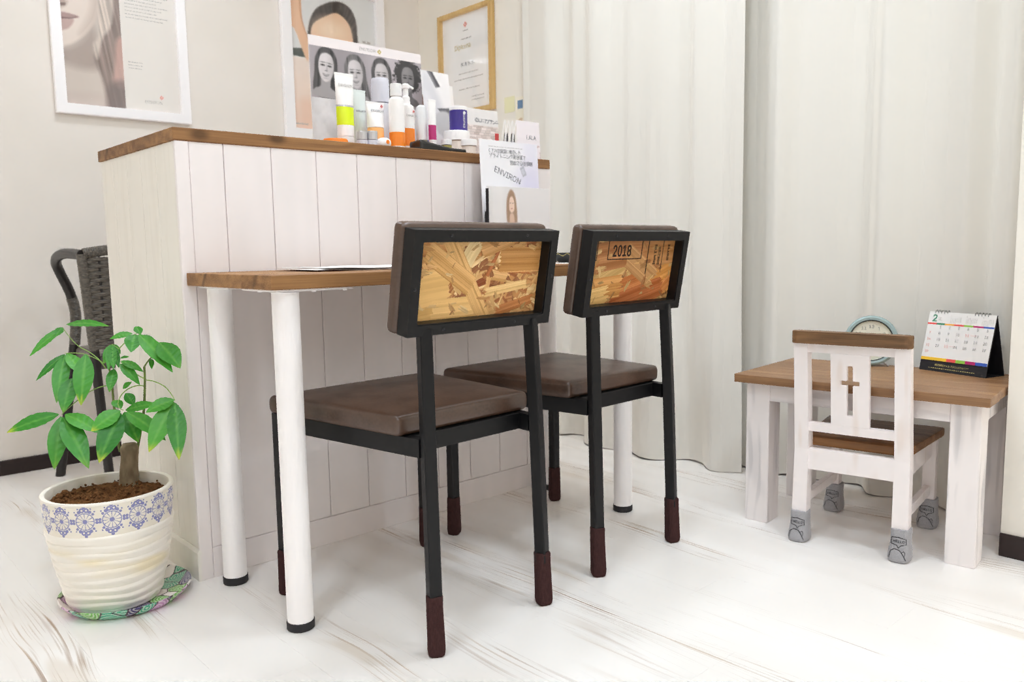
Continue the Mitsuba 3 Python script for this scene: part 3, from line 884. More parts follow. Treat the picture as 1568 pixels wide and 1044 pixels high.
def back_piece(u0, u1, z0, z1, th, hole=None):
    """a board in the sloping plane of the back"""
    g = sbox(u0, z0, u1, z1)
    if hole is not None:
        g = g.difference(hole)
    m = extr(g, th)                                   # (u, z, w)
    v = m.vertices.copy()
    vb = .008 + (CY - .008) * (v[:, 1] - zs_) / (CHT - zs_)
    m.vertices = np.c_[v[:, 0], vb + .006 + v[:, 2], v[:, 1]]
    m.fix_normals()
    return m


part(CC, 'back_rail', cput(back_piece(.0375, CW - .0375, .499, CHT - .0005, .020)), 'm_child_white')
part(CC, 'back_rail', cput(back_piece(.0375, CW - .0375, .293, .316, .020)), 'm_child_white')
mid = CW / 2 - .008
mid = CW / 2 - .002
cross = shapely.union_all([sbox(mid - .0055, .345, mid + .0055, .468).buffer(.0018, 3), sbox(mid - .021, .4215, mid + .021, .4305).buffer(.0018, 3)])
part(CC, 'back_splat', cput(back_piece(mid - .0455, mid + .0455, .3162, .4988, .013, cross)), 'm_child_white', label='white back board with a cross cut-out')
capg = sbox(.018, CY - .012, CW - .018, CY + .024).buffer(.0001).union(LineString([(.018, CY + .006), (CW - .018, CY + .006)]).buffer(.0185, 10))
cm = extr(capg.buffer(-.0012), .0305)
cm2 = extr(capg, .0281)
part(CC, 'cap_rail', cput(cat([at(cm, 0, 0, CHT), at(cm2, 0, 0, CHT + .0012)])), 'm_cap_wood', smooth=30, label='dark brown cap rail with rounded ends')

# ------------------------------------------------------------------ alarm clock on the small table
K = thing('alarm_clock', 'round pale blue alarm clock with cream face behind the small white chair', 'clock')
kc = np.array([1.630, -.852, TH + .0735])
kn = np.array([-.92, -.385, .12]); kn /= np.linalg.norm(kn)
kU = np.cross([0, 0, 1], kn); kU /= np.linalg.norm(kU)
kV = np.cross(kn, kU)
kput = lambda m: basis(m, kc, kU, kV)
R = .0715
part(K, 'case', kput(lathe([(1e-4, -.038), (.045, -.038), (.058, -.030), (R - .003, -.012), (R, 0), (R - .001, .006), (R - .006, .010), (R - .012, .009), (R - .015, .003), (R - .0155, -.001)], 64)), 'm_clockblue', smooth=40)
part(K, 'bezel', kput(lathe([(R - .0155, .0065), (R - .0135, .0092), (R - .0125, .0065), (R - .0145, -.001)], 64)), 'm_clockdark', smooth=40)
part(K, 'dial', kput(lathe([(1e-4, 0), (R - .0152, 0), (R - .0152, -.002), (1e-4, -.002)], 64)), 'm_clockface')
nm = []
for h_ in range(1, 13):
    an = PI / 2 - h_ * PI / 6
    t = meshkit.text_mesh(str(h_), .0085, .0003, h_ in (12, 3, 6, 9))
    b = t.bounds.mean(0)
    nm.append(at(t, math.cos(an) * .040 - b[0], math.sin(an) * .040 - b[1], .0002))
part(K, 'numerals', kput(cat(nm)), 'm_ink_grey')
hd = []
for an, ln, wd in ((PI / 2 - 2.4, .022, .0016), (PI / 2 + 1.1, .033, .0012)):
    hd.append(at(rbox(-.004, ln, -wd, wd, 0, .0006, .0002), 0, 0, .0012, rz=an))
part(K, 'hands', kput(cat(hd + [at(cyl(.003, 0, .001, 16), 0, 0, .0012)])), 'm_ink')
gl = lathe([(R - .0145, .006), (.03, .0068), (1e-4, .007)], 48)
part(K, 'glass', kput(gl), 'm_glass', smooth=True)
base_p = kc + kV * (-R * .93)
for s in (-1, 1):
    p0 = kc + kU * s * .032 - kV * .060 + kn * -.008
    p1 = np.array([kc[0] + .004, kc[1], TH]) + kU * s * .046 + np.array([.0, 0, .0012])
    part(K, 'foot', tube([p0, (p0 + p1) / 2, p1], [.0032, .0028, .0022], 10), 'm_chrome', smooth=40, label='short metal foot')
pb = kc - kn * .034 - kV * .030
part(K, 'foot', tube([pb, (pb + [kc[0] + .055, kc[1] + .02, TH + .0012]) / 2, np.array([kc[0] + .055, kc[1] + .02, TH + .0012])], .0028, 10), 'm_clockdark', smooth=40, label='rear stand')

# ------------------------------------------------------------------ desk calendar on the small table
CAL = thing('desk_calendar', 'desk calendar open at February on a black stand on the small table', 'calendar')
fl_, fr_ = np.array([1.655, -.977, TH]), np.array([1.600, -1.162, TH])
dep = np.array([.0735, -.022, 0])
apx = np.array([.035, -.0110, .160])
cU = (fr_ - fl_); cw = np.linalg.norm(cU); cU /= cw
cV = apx / np.linalg.norm(apx); ch = np.linalg.norm(apx)
cN = np.cross(cU, cV)


def sheet(p0, p1, p2, p3, th):
    n = np.cross(p1 - p0, p3 - p0); n /= np.linalg.norm(n)
    return trimesh.convex.convex_hull(np.array([p0, p1, p2, p3, p0 + n * th, p1 + n * th, p2 + n * th, p3 + n * th]))


part(CAL, 'stand', cat([sheet(fl_, fr_, fr_ + apx, fl_ + apx, -.0016), sheet(fl_ + dep, fr_ + dep, fr_ + apx, fl_ + apx, .0016), sheet(fl_, fr_, fr_ + dep, fl_ + dep, .0012)]), 'm_calblack')
pg0 = .029
po = fl_ + cV * pg0 + cN * .0007 + cU * .001
pgw, pgh = cw - .002, ch - pg0
PG = part(CAL, 'page', basis(rbox(0, pgw, 0, pgh, 0, .0016, .0003), po, cU, cV), 'm_paper', label='February page')
Q = lambda u, v, w=.0017: po + cU * u * pgw + cV * v * pgh + cN * w
strips = [(0.0, .143, 'calred'), (.143, .27, 'green'), (.27, .415, 'calorange'), (.415, .56, 'calred'), (.56, .70, 'callime'), (.70, .85, 'magenta'), (.85, 1.0, 'calblue')]
for a, b, c in strips:
    part(CAL, 'colour_strip', basis(rbox(0, (b - a) * pgw, 0, .0045, 0, .0003, .0001), Q(a, .735), cU, cV), 'm_' + c)
for a, b, c in ((0, .40, 'calyellow'), (.40, .54, 'calred'), (.54, .68, 'callime'), (.68, .83, 'magenta'), (.83, 1.0, 'calblue')):
    part(CAL, 'colour_strip', basis(rbox(0, (b - a) * pgw, 0, .0085, 0, .0003, .0001), Q(a, .0), cU, cV), 'm_' + c)
part(CAL, 'month_number', text('2', .0185, Q(.055, .80), cU, cV, True), 'm_green')
tx = [text('FEB', .0036, Q(.155, .865), cU, cV), text('2021', .0036, Q(.155, .825), cU, cV)]
days, red = [], []
cols = [.065, .215, .355, .495, .635, .775, .915]
for d in range(1, 29):
    c, r_ = d % 7, (d + 6) // 7 if d % 7 else d // 7
    r_ = (d - 1 + 1) // 7
    v = .665 - r_ * .128
    m = text(str(d), .0068, Q(cols[c], v), cU, cV, False, center=True)
    (red if c == 0 or d in (11, 23) else days).append(m)
for d_, v in ((4, .665 - .128), (2, .665 - 3 * .128)):
    red.append(basis(rbox(0, .02, 0, .0007, 0, .0003, .0001), Q(cols[d_] + .035, v + .03), cU, cV))
mat('m_ink_mid', s8(84, 84, 90), 0.6, 0.3)
part(CAL, 'day_numbers', cat(days), 'm_ink_mid', label='grey day numbers')
part(CAL, 'day_numbers', cat(red), 'm_ink_pink', label='pink Sunday and holiday numbers')
for i, mth in enumerate(('1', '3', '4')):
    u0 = .33 + i * .235
    tx.append(text(mth, .0036, Q(u0 + .01, .925), cU, cV))
    for r_ in range(5):
        for c in range(7):
            if (r_ == 0 and c < (5, 1, 4)[i]) or (r_ == 4 and c > 3):
                continue
            tx.append(basis(rbox(0, .0022, 0, .0016, 0, .0002, .0001), Q(u0 + .012 + c * .025, .895 - r_ * .026), cU, cV))
part(CAL, 'small_print', cat(tx), 'm_ink_light')
fo = fl_ + cN * .0002
fp = [jtext('株式会社フォレストシンフォニー', .0058, fl_ + cU * .045 + cV * .0150 + cN * .0001, cU, cV, .06)]
for k in range(22):
    fp.append(basis(rbox(0, .0038 if k % 7 else .002, 0, .0022, 0, .0003, .0001), fl_ + cU * (.028 + k * .0062) + cV * .0075 + cN * .0001, cU, cV))
part(CAL, 'stand_print', cat(fp), 'm_ink_gold')
for g0 in (.095, .70):
    for k in range(5):
        th = np.linspace(0, 2 * PI, 22)
        cpt = Q(g0 + k * .047, 1.0, 0) + cV * .0005
        rg = np.array([cpt + cN * (.0035 * math.cos(t) - .001) + cV * (.0050 * math.sin(t) - .0008) + cU * .0012 * math.sin(t) for t in th])
        part(CAL, 'ring', tube(rg, .0008, 6), 'm_black_steel', smooth=True)

# ------------------------------------------------------------------ rattan armchair behind the counter
RA = thing('rattan_armchair', 'dark brown woven rattan armchair behind the left end of the counter', 'chair')
XR = .47


def wrap_tube(path, r, n, pitch=.006, depth=.0012):
    P = spline(path, n)
    s = np.r_[0, np.cumsum(np.linalg.norm(np.diff(P, axis=0), axis=1))]
    return tube(P, r + depth * np.sin(s / pitch * 2 * PI), 14)


for mirror in (False, True):
    fx = (lambda p: [((XR + .027 - q[0]) if mirror else q[0], *q[1:]) for q in p])
    part(RA, 'arm', tube(spline(fx([(.030, .90, .772), (.022, 1.03, .778), (.020, 1.14, .770), (.030, 1.215, .742), (.055, 1.245, .69), (.082, 1.262, .615)]), 40), .0165, 14), 'm_dark_tube', smooth=40)
    part(RA, 'arm_wrap', wrap_tube(fx([(.079, 1.261, .625), (.089, 1.265, .57), (.087, 1.267, .52), (.080, 1.268, .46)]), .0178, 90), 'm_wicker', smooth=40)
    part(RA, 'leg', tube(spline(fx([(.080, 1.268, .47), (.062, 1.270, .36), (.038, 1.272, .2), (.003, 1.275, .0)]), 24), .0155, 14), 'm_dark_tube', smooth=40)
    part(RA, 'back_post', wrap_tube(fx([(.027, .90, .775), (.037, .905, .62), (.046, .91, .47)]), .0150, 120, .009, .0006), 'm_wicker', smooth=40)
    part(RA, 'leg', tube(spline(fx([(.046, .91, .475), (.054, .905, .25), (.062, .89, .0)]), 20), .0145, 14), 'm_dark_tube', smooth=40)
part(RA, 'top_rail', wrap_tube([(.033, .90, .776), (.15, .885, .790), (.25, .88, .792), (.35, .885, .790), (XR - .006, .90, .776)], .0165, 240, .005, .0009), 'm_wicker', smooth=40)
nb = 26
for k in range(nb):
    t = (k + .5) / nb
    z = .765 - t * .29
    xa, xb = .027 + .019 * t, XR - .019 * t
    xs = np.linspace(xa, xb, 46)
    bulge = -.028 * (1 - ((xs - .2485) / .222) ** 2)
    wv = .0035 * np.sin((xs - xa) / .030 * PI + (k % 2) * PI)
    part(RA, 'back_strand', tube(np.c_[xs, .903 + bulge + wv, np.full(46, z)], 1, prof=np.array([(1, .7), (.5, 1), (-.5, 1), (-1, .7), (-1, -.7), (-.5, -1), (.5, -1), (1, -.7)]) * np.array([.0022, .0058])), 'm_wicker', smooth=60)
for k in range(7):
    x = .075 + k * .058
    b = -.028 * (1 - ((x - .2485) / .222) ** 2)
    part(RA, 'back_stake', tube([(x, .903 + b, .77), (x, .903 + b, .62), (x, .906 + b, .47)], .0032, 8), 'm_dark_tube', smooth=40)
sq_ = cushion([(.048, .915), (XR - .021, .915), (XR - .05, 1.262), (.076, 1.262)], .405, .455, .020, .012, n=18)
part(RA, 'seat', sq_, 'm_wicker', smooth=50)

# ------------------------------------------------------------------ potted plant and its saucer
SA = 'saucer'
prof = [(1e-4, .0), (.108, .0), (.116, .002), (.1275, .012), (.1345, .021), (.1365, .0225), (.137, .0245), (.134, .025), (.1255, .0150), (.114, .0060), (1e-4, .0055)]
add(SA, at(lathe(prof, 72), -.158, .029), 'm_saucer', smooth=40)
thing(SA, 'colourful flower patterned saucer plate under the plant pot', 'saucer')
PL = thing('potted_plant', 'green money tree plant in a ribbed cream pot with a blue flower band', 'potted plant')
zs2 = np.linspace(.0115, .1865, 90)
r_b = np.interp(zs2, [.0115, .03, .09, .15, .1865], [.0925, .0985, .112, .1225, .1285])
rib = .0038 * np.abs(np.sin((zs2 - .012) / .0196 * PI)) ** 0.6 + .0006 * np.sin(zs2 * 310)
body = [(1e-4, .0062), (.088, .0062), (.0915, .008)] + list(zip(r_b + rib - .0008, zs2)) + [(.1278, .1885)]
pot = lathe(body, 96)
ang = np.arctan2(pot.vertices[:, 1], pot.vertices[:, 0])
pot.vertices[:, 2] += np.where((pot.vertices[:, 2] > .02) & (pot.vertices[:, 2] < .17), .0022 * np.sin(ang * 3 + pot.vertices[:, 2] * 60) + .0012 * np.sin(ang * 5), 0)
part(PL, 'pot', at(pot, *POT), 'm_pot', smooth=60, label='ribbed cream pot')
part(PL, 'pot_band', at(lathe([(.1265, .1880), (.1283, .1886), (.1325, .2535), (.1334, .2560)], 120), *POT), 'm_pot_band', smooth=40, label='band of blue flowers round the rim')
part(PL, 'rim', at(lathe([(.1334, .2561), (.1338, .2580), (.1325, .2605), (.128, .2618), (.1235, .2600), (.1218, .2545), (.1180, .19)], 96), *POT), 'm_pot', smooth=40)
nr, na = 26, 90
SV = [(0, 0, .2405)]
for i in range(1, nr):
    rr_ = .1205 * i / (nr - 1)
    for j in range(na):
        t = j / na * 2 * PI
        x, y = rr_ * math.cos(t), rr_ * math.sin(t)
        SV.append((x, y, .239))
SV = np.array(SV)
w = SV.copy()
SV[:, 2] += .010 * (meshkit.fbm(w * [60, 60, 1], 4, 3) - .5) * 2 + .006 * (meshkit.noise(w * [260, 260, 1], 9) - .5) * 2 - .003 * (np.hypot(w[:, 0], w[:, 1]) / .12) ** 4
SF = [(0, 1 + j, 1 + (j + 1) % na) for j in range(na)]
for i in range(nr - 2):
    for j in range(na):
        a, b = 1 + i * na + j, 1 + i * na + (j + 1) % na
        SF += [(a, a + na, b + na), (a, b + na, b)]
clods = []
for k in range(170):
    t, rr_ = rng.uniform(0, 2 * PI), .118 * math.sqrt(rng.uniform(0.02, 1))
    s_ = rng.uniform(.0012, .0042)
    ic = trimesh.creation.icosphere(subdivisions=1, radius=s_)
    ic.vertices *= 1 + .35 * (rng.random((len(ic.vertices), 1)) - .5)
    clods.append(at(ic, rr_ * math.cos(t), rr_ * math.sin(t), .240 + rng.uniform(0, .006)))
for x, y, s_ in ((-.085, .06, .008), (-.096, .02, .007), (-.07, .075, .009), (.03, -.02, .006), (-.02, .02, .006), (-.105, -.01, .006)):
    ic = trimesh.creation.icosphere(subdivisions=2, radius=s_)
    ic.vertices *= 1 + .5 * (meshkit.noise(ic.vertices * 300 + x * 99)[:, None] - .5)
    clods.append(at(ic, x, y, .243))
part(PL, 'soil', at(cat([trimesh.Trimesh(SV, np.array(SF), process=False)] + clods), *POT), 'm_soil', kind='stuff', label='brown crumbly soil')
tp = spline([(-.113, .107, .228), (-.111, .108, .27), (-.108, .109, .30), (-.106, .110, .332)], 22)
tr_ = np.interp(np.linspace(0, 1, 22), [0, .25, .7, .92, 1], [.0245, .0205, .0185, .0205, .0150])
trunk = tube(tp, tr_, 22)
trunk.vertices += (meshkit.fbm(trunk.vertices * [120, 120, 45], 3, 5)[:, None] - .5) * .005 * np.array([1, 1, .3])
part(PL, 'trunk', trunk, 'm_bark', smooth=50, label='short cut brown trunk')
LEAVES = [
    (-0.175, 0.292, 0.606, -0.110, 0.192, 0.607, 0.022),
    (-0.182, 0.297, 0.599, -0.259, 0.291, 0.539, 0.019),
    (-0.183, 0.298, 0.599, -0.201, 0.285, 0.580, 0.017),
    (-0.197, 0.234, 0.541, -0.262, 0.231, 0.488, 0.017),
    (-0.197, 0.234, 0.539, -0.236, 0.173, 0.441, 0.032),
    (-0.198, 0.186, 0.489, -0.230, 0.150, 0.420, 0.034),
    (-0.193, 0.231, 0.543, -0.179, 0.156, 0.495, 0.027),
    (-0.166, 0.178, 0.543, -0.196, 0.135, 0.433, 0.039),
    (-0.234, 0.167, 0.413, -0.335, 0.199, 0.385, 0.034),
    (-0.231, 0.163, 0.408, -0.263, 0.121, 0.300, 0.036),
    (-0.228, 0.160, 0.406, -0.211, 0.048, 0.309, 0.043),
    (-0.224, 0.157, 0.413, -0.174, 0.078, 0.376, 0.034),
    (-0.137, 0.052, 0.423, -0.201, 0.051, 0.388, 0.037),
    (-0.137, 0.051, 0.417, -0.200, 0.013, 0.324, 0.046),
    (-0.121, 0.077, 0.414, -0.113, 0.020, 0.353, 0.037),
    (-0.116, 0.086, 0.416, -0.062, 0.040, 0.431, 0.025),
    (-0.127, 0.043, 0.420, -0.085, -0.071, 0.370, 0.034),
    (-0.129, 0.072, 0.424, -0.132, 0.118, 0.439, 0.021),
    (-0.109, 0.100, 0.453, -0.097, 0.084, 0.425, 0.022),
    (-0.113, 0.104, 0.464, -0.097, 0.092, 0.479, 0.013),
    (-0.053, -0.048, 0.449, -0.112, -0.038, 0.429, 0.030),
    (-0.054, -0.048, 0.444, -0.125, -0.079, 0.350, 0.041),
    (-0.052, -0.050, 0.442, -0.078, -0.125, 0.333, 0.036),
    (-0.114, 0.161, 0.562, -0.138, 0.149, 0.520, 0.017),
    (-0.114, 0.161, 0.562, -0.134, 0.131, 0.508, 0.017),
    (-0.113, 0.161, 0.562, -0.125, 0.123, 0.509, 0.017),
    (-0.113, 0.161, 0.562, -0.112, 0.124, 0.510, 0.016),
    (-0.113, 0.161, 0.562, -0.093, 0.166, 0.537, 0.013),
    (-0.115, 0.153, 0.505, -0.137, 0.125, 0.457, 0.022),
    (-0.109, 0.123, 0.519, -0.090, 0.058, 0.477, 0.022),
    (-0.107, 0.122, 0.526, -0.075, 0.076, 0.503, 0.018),
    (-0.102, 0.146, 0.529, -0.079, 0.152, 0.531, 0.007),
    (-0.095, 0.067, 0.592, -0.141, 0.080, 0.584, 0.016),
    (-0.082, 0.055, 0.590, -0.082, 0.085, 0.608, 0.017),
    (-0.091, 0.063, 0.590, -0.114, 0.025, 0.556, 0.033),
    (-0.085, 0.058, 0.590, -0.057, -0.061, 0.516, 0.034),
    (-0.082, 0.054, 0.586, -0.050, 0.050, 0.574, 0.012),
    (-0.059, 0.004, 0.573, -0.044, -0.072, 0.523, 0.043),
    (-0.060, 0.041, 0.547, -0.067, 0.033, 0.535, 0.013),
    (-0.062, 0.055, 0.532, -0.070, 0.032, 0.512, 0.010),
]
STEMS = [
    ([(-0.090, 0.103, 0.323), (-0.083, 0.101, 0.353), (-0.077, 0.089, 0.400), (-0.075, 0.071, 0.471), (-0.079, 0.054, 0.515)], 0.0032, 0.0026),
    ([(-0.079, 0.054, 0.515), (-0.068, 0.047, 0.533), (-0.060, 0.029, 0.549), (-0.059, 0.003, 0.572)], 0.0017, 0.0012),
    ([(-0.121, 0.129, 0.312), (-0.123, 0.135, 0.335), (-0.122, 0.150, 0.437), (-0.122, 0.155, 0.468), (-0.123, 0.161, 0.505), (-0.127, 0.168, 0.528), (-0.114, 0.161, 0.562)], 0.0036, 0.0018),
    ([(-0.129, 0.166, 0.506), (-0.137, 0.177, 0.523), (-0.152, 0.234, 0.545), (-0.182, 0.297, 0.599)], 0.0014, 0.0009),
    ([(-0.132, 0.171, 0.519), (-0.164, 0.203, 0.539), (-0.196, 0.233, 0.543)], 0.0012, 0.0009),
    ([(-0.132, 0.163, 0.466), (-0.166, 0.165, 0.457), (-0.201, 0.167, 0.435), (-0.229, 0.162, 0.413)], 0.0013, 0.0009),
    ([(-0.077, 0.072, 0.469), (-0.111, 0.101, 0.457), (-0.128, 0.088, 0.442), (-0.132, 0.048, 0.424)], 0.0013, 0.0009),
    ([(-0.071, 0.069, 0.482), (-0.056, 0.013, 0.475), (-0.052, -0.049, 0.447)], 0.0013, 0.0009),
    ([(-0.075, 0.073, 0.486), (-0.087, 0.100, 0.496), (-0.105, 0.134, 0.523)], 0.0013, 0.0009),
    ([(-0.101, 0.148, 0.553), (-0.095, 0.105, 0.574), (-0.089, 0.062, 0.592)], 0.0012, 0.0009),
    ([(-0.114, 0.161, 0.562), (-0.102, 0.149, 0.551)], 0.001, 0.001),
]

for pts, r0, r1 in STEMS:
    P = spline(pts, 26) if len(pts) > 2 else np.linspace(pts[0], pts[1], 8)
    wob = (meshkit.noise(P * 30 + 3)[:, None] - .5) * .004 * np.sin(np.linspace(0, PI, len(P)))[:, None]
    part(PL, 'stem', tube(P + wob, np.linspace(r0, r1, len(P)), 8), 'm_stem' if r0 > .0016 else 'm_petiole', smooth=50)


def leaf(b, t, w, seed):
    r = np.random.default_rng(seed)
    b, t = np.array(b), np.array(t)
    ax = t - b
    L = np.linalg.norm(ax)
    ax /= L
    view = CAM - b
    view /= np.linalg.norm(view)
    up = np.array([0, 0, 1.0]) + view * 1.1
    n = up - ax * (up @ ax)
    n /= np.linalg.norm(n)
    sd = np.cross(ax, n)
    nl, nw = 19, 9
    s = np.linspace(0, 1, nl)
    shape = np.sin(PI * np.clip(s, 0, 1) ** 0.92) ** 0.85 * (1 - .25 * s)
    shape = shape / shape.max()
    shape[0], shape[-1] = .05, .0
    arch = (.06 if L < .06 else .035) * L
    V, Cc = [], []
    tip = r.uniform(0, 1)
    ylw = 1.0 if YELLOW.get(seed) else (0.35 if tip > .6 else 0.0)
    g0 = np.array([60, 142, 40]) + r.normal(0, 9) * np.array([1, 1, .6])
    for i in range(nl):
        for j in range(nw):
            q = (j / (nw - 1) - .5) * 2
            p = b + ax * L * s[i] + sd * q * shape[i] * w * .56 + n * (arch * math.sin(PI * s[i]) - abs(q) * .0 + (.10 * abs(q) ** 1.2) * shape[i] * w / 2 - .05 * L * s[i] ** 3)
            p = p + n * (.0012 * math.sin(s[i] * 42 + abs(q) * 5) * shape[i])
            V.append(p)
            vein = max(0, 1 - abs(q) * 8) * .40 + .10 * (math.sin(s[i] * 46 - abs(q) * 7) > .75)
            yt = ylw * np.clip((s[i] - .80) / .2 + 1.1 * (meshkit.noise(np.array([s[i] * 7, q * 2.2, seed * 1.7])) - .45), 0, 1)
            c = g0 * (.94 + .12 * s[i]) * (1 - vein) + np.array([128, 186, 84]) * vein
            c = c * (1 - yt) + np.array([190, 196, 62]) * yt
            Cc.append(c)
    i = np.arange(nl * nw).reshape(nl, nw)
    f = np.stack([i[:-1, :-1], i[1:, :-1], i[1:, 1:], i[:-1, 1:]], -1).reshape(-1, 4)
    return trimesh.Trimesh(np.array(V), np.vstack([f[:, [0, 1, 2]], f[:, [0, 2, 3]]]), process=False), lin(np.clip(np.array(Cc), 0, 255) / 255)


YELLOW = {7: 1, 8: 1, 12: 1, 21: 1, 22: 1, 13: 1}
for q, (bx, by, bz, tx_, ty, tz, w_) in enumerate(LEAVES):
    m, c = leaf((bx, by, bz), (tx_, ty, tz), w_, q)
    part(PL, 'leaf', m, 'm_leaf', smooth=True, color=c)

# ------------------------------------------------------------------ pictures on the back wall
WX, WZ = np.array([1.0, 0, 0]), np.array([0, 0, 1.0])


def picture_frame(key, x0, z0, w, h, b, depth, m, ywall=YB, label='', o=None, U=WX, N=np.array([0, -1.0, 0])):
    thing(key, label, 'picture')
    o = np.array([x0, ywall, z0]) if o is None else o
    ring = sbox(0, 0, w, h).difference(sbox(b, b, w - b, h - b))
    outer = at(extr(ring, depth - .003), 0, 0, .002)
    bev = at(extr(sbox(.002, .002, w - .002, h - .002).difference(sbox(b - .002, b - .002, w - b + .002, h - b + .002)), .003), 0, 0, depth - .002)
    part(key, 'frame', basis(cat([outer, bev]), o, U, WZ), m)
    part(key, 'backing', basis(rbox(b - .004, w - b + .004, b - .004, h - b + .004, .003, .007, .0005), o, U, WZ), 'm_paper')
    g = trimesh.Trimesh([(b - .001, b - .001, depth - .008), (w - b + .001, b - .001, depth - .008), (w - b + .001, h - b + .001, depth - .008), (b - .001, h - b + .001, depth - .008)], [(0, 1, 2), (0, 2, 3)])
    part(key, 'glass', basis(g, o, U, WZ), 'm_glass')
    return lambda u, v, wv=.0076: o + U * (b + u) + WZ * (b + v) + np.cross(U, WZ) * wv



def poster1(u, v):
    img = np.ones(u.shape + (3,)) * np.array([226, 220, 214]) / 255
    ph = (u < .203).astype(float)
    g = np.ones_like(img) * np.array([196, 184, 176]) / 255
    g = over(g, polym(u, v, [(-.05, .25), (.02, .22), (.08, .21), (.12, .17), (.2, .15), (.25, -.05), (-.05, -.05)], .02), (205, 193, 184))
    g = over(g, polym(u, v, [(-.05, .03), (.04, .045), (.10, .05), (.17, .02), (.17, -.05), (-.05, -.05)], .012), (200, 186, 178))
    g = over(g, polym(u, v, [(-.02, .206), (.015, .2), (.066, .232), (.107, .285), (.122, .15), (.06, .13), (-.01, .15)], .018), (168, 152, 144))
    g = over(g, polym(u, v, [(-.06, .7), (.15, .7), (.142, .42), (.131, .356), (.107, .293), (.066, .24), (.015, .206), (-.06, .206)], .006), (221, 207, 197))
    g = over(g, polym(u, v, [(.06, .25), (.12, .31), (.14, .42), (.12, .42), (.10, .33)], .015), (196, 180, 170))
    g = over(g, polym(u, v, [(-.02, .294), (.043, .301), (.030, .270), (.006, .256), (-.02, .255)], .004), (186, 158, 152))
    g = over(g, polym(u, v, [(-.02, .314), (.017, .319), (.062, .312), (.04, .302), (-.02, .297)], .003), (164, 134, 130))
    g = over(g, polym(u, v, [(-.02, .300), (.03, .303), (.058, .311), (.03, .299), (-.02, .295)], .0025), (110, 84, 82))
    g = over(g, polym(u, v, [(-.03, .39), (.025, .365), (.012, .338), (-.03, .33)], .008), (178, 158, 148))
    g = over(g, polym(u, v, [(.015, .352), (.022, .347), (.012, .341), (-.02, .34)], .003), (120, 100, 94))
    g = over(g, polym(u, v, [(.165, .75), (.23, .75), (.23, -.05), (.152, -.02), (.126, .103), (.106, .18), (.136, .251), (.17, .332)], .008), (138, 120, 114))
    st = meshkit.noise(np.stack([u * 150 + v * 24, v * 6, u * 0], -1))
    hm = polym(u, v, [(.165, .75), (.23, .75), (.23, -.05), (.152, -.02), (.126, .103), (.106, .18), (.136, .251), (.17, .332)], .006)
    g = g * (1 + ((st - .5) * .5 * hm)[..., None])
    g = over(g, polym(u, v, [(.131, .75), (.19, .75), (.182, .352), (.140, .258), (.116, .17), (.102, .219), (.13, .303)], .006), (196, 182, 172))
    hm2 = polym(u, v, [(.131, .75), (.19, .75), (.182, .352), (.140, .258), (.116, .17), (.102, .219), (.13, .303)], .006)
    g = g * (1 + ((st - .5) * .35 * hm2)[..., None])
    g = over(g, .75 * polym(u, v, [(.188, .253), (.23, .25), (.23, .09), (.166, .087), (.176, .17)], .008), (206, 164, 154))
    g = over(g, .7 * polym(u, v, [(.15, .085), (.23, .09), (.23, -.05), (.145, -.05)], .012), (112, 96, 94))
    return g * ph[..., None] + img * (1 - ph[..., None])


P1 = picture_frame('picture', .116, 1.281, .479, .70, .036, .024, 'm_frame_white', label='white framed poster of a woman\'s lower face beside a text column, left on the wall')
m, c = art(.407, .628, 210, 300, poster1)
part('picture', 'print', basis(m, P1(0, 0), WX, WZ), 'm_print', color=c)
tl = []
for k in range(17):
    v = .50 - k * .0125 if k < 14 else .175 - (k - 14) * .011
    ln = .155 - .02 * (k % 3) if k < 14 else .05
    u = .222
    while u < .222 + ln:
        wd = rng.uniform(.004, .012)
        tl.append(basis(rbox(0, min(wd, .222 + ln - u + .003), 0, .0028, 0, .0002, .0001), P1(u, v), WX, WZ))
        u += wd + .0025
part('picture', 'text_lines', cat(tl), 'm_ink_light')
dia = lambda s: extr(Polygon([(0, -s), (s, 0), (0, s), (-s, 0)]).difference(Polygon([(0, -s * .3), (s * .3, 0), (0, s * .3), (-s * .3, 0)])), .0003)
part('picture', 'logo_text', text('ENVIRON', .0105, P1(.273, .030), WX, WZ), 'm_ink_light', label='ENVIRON lettering')
part('picture', 'logo_mark', basis(dia(.0085), P1(.337, .056), WX, WZ), 'm_ink_pink', label='small red diamond mark')


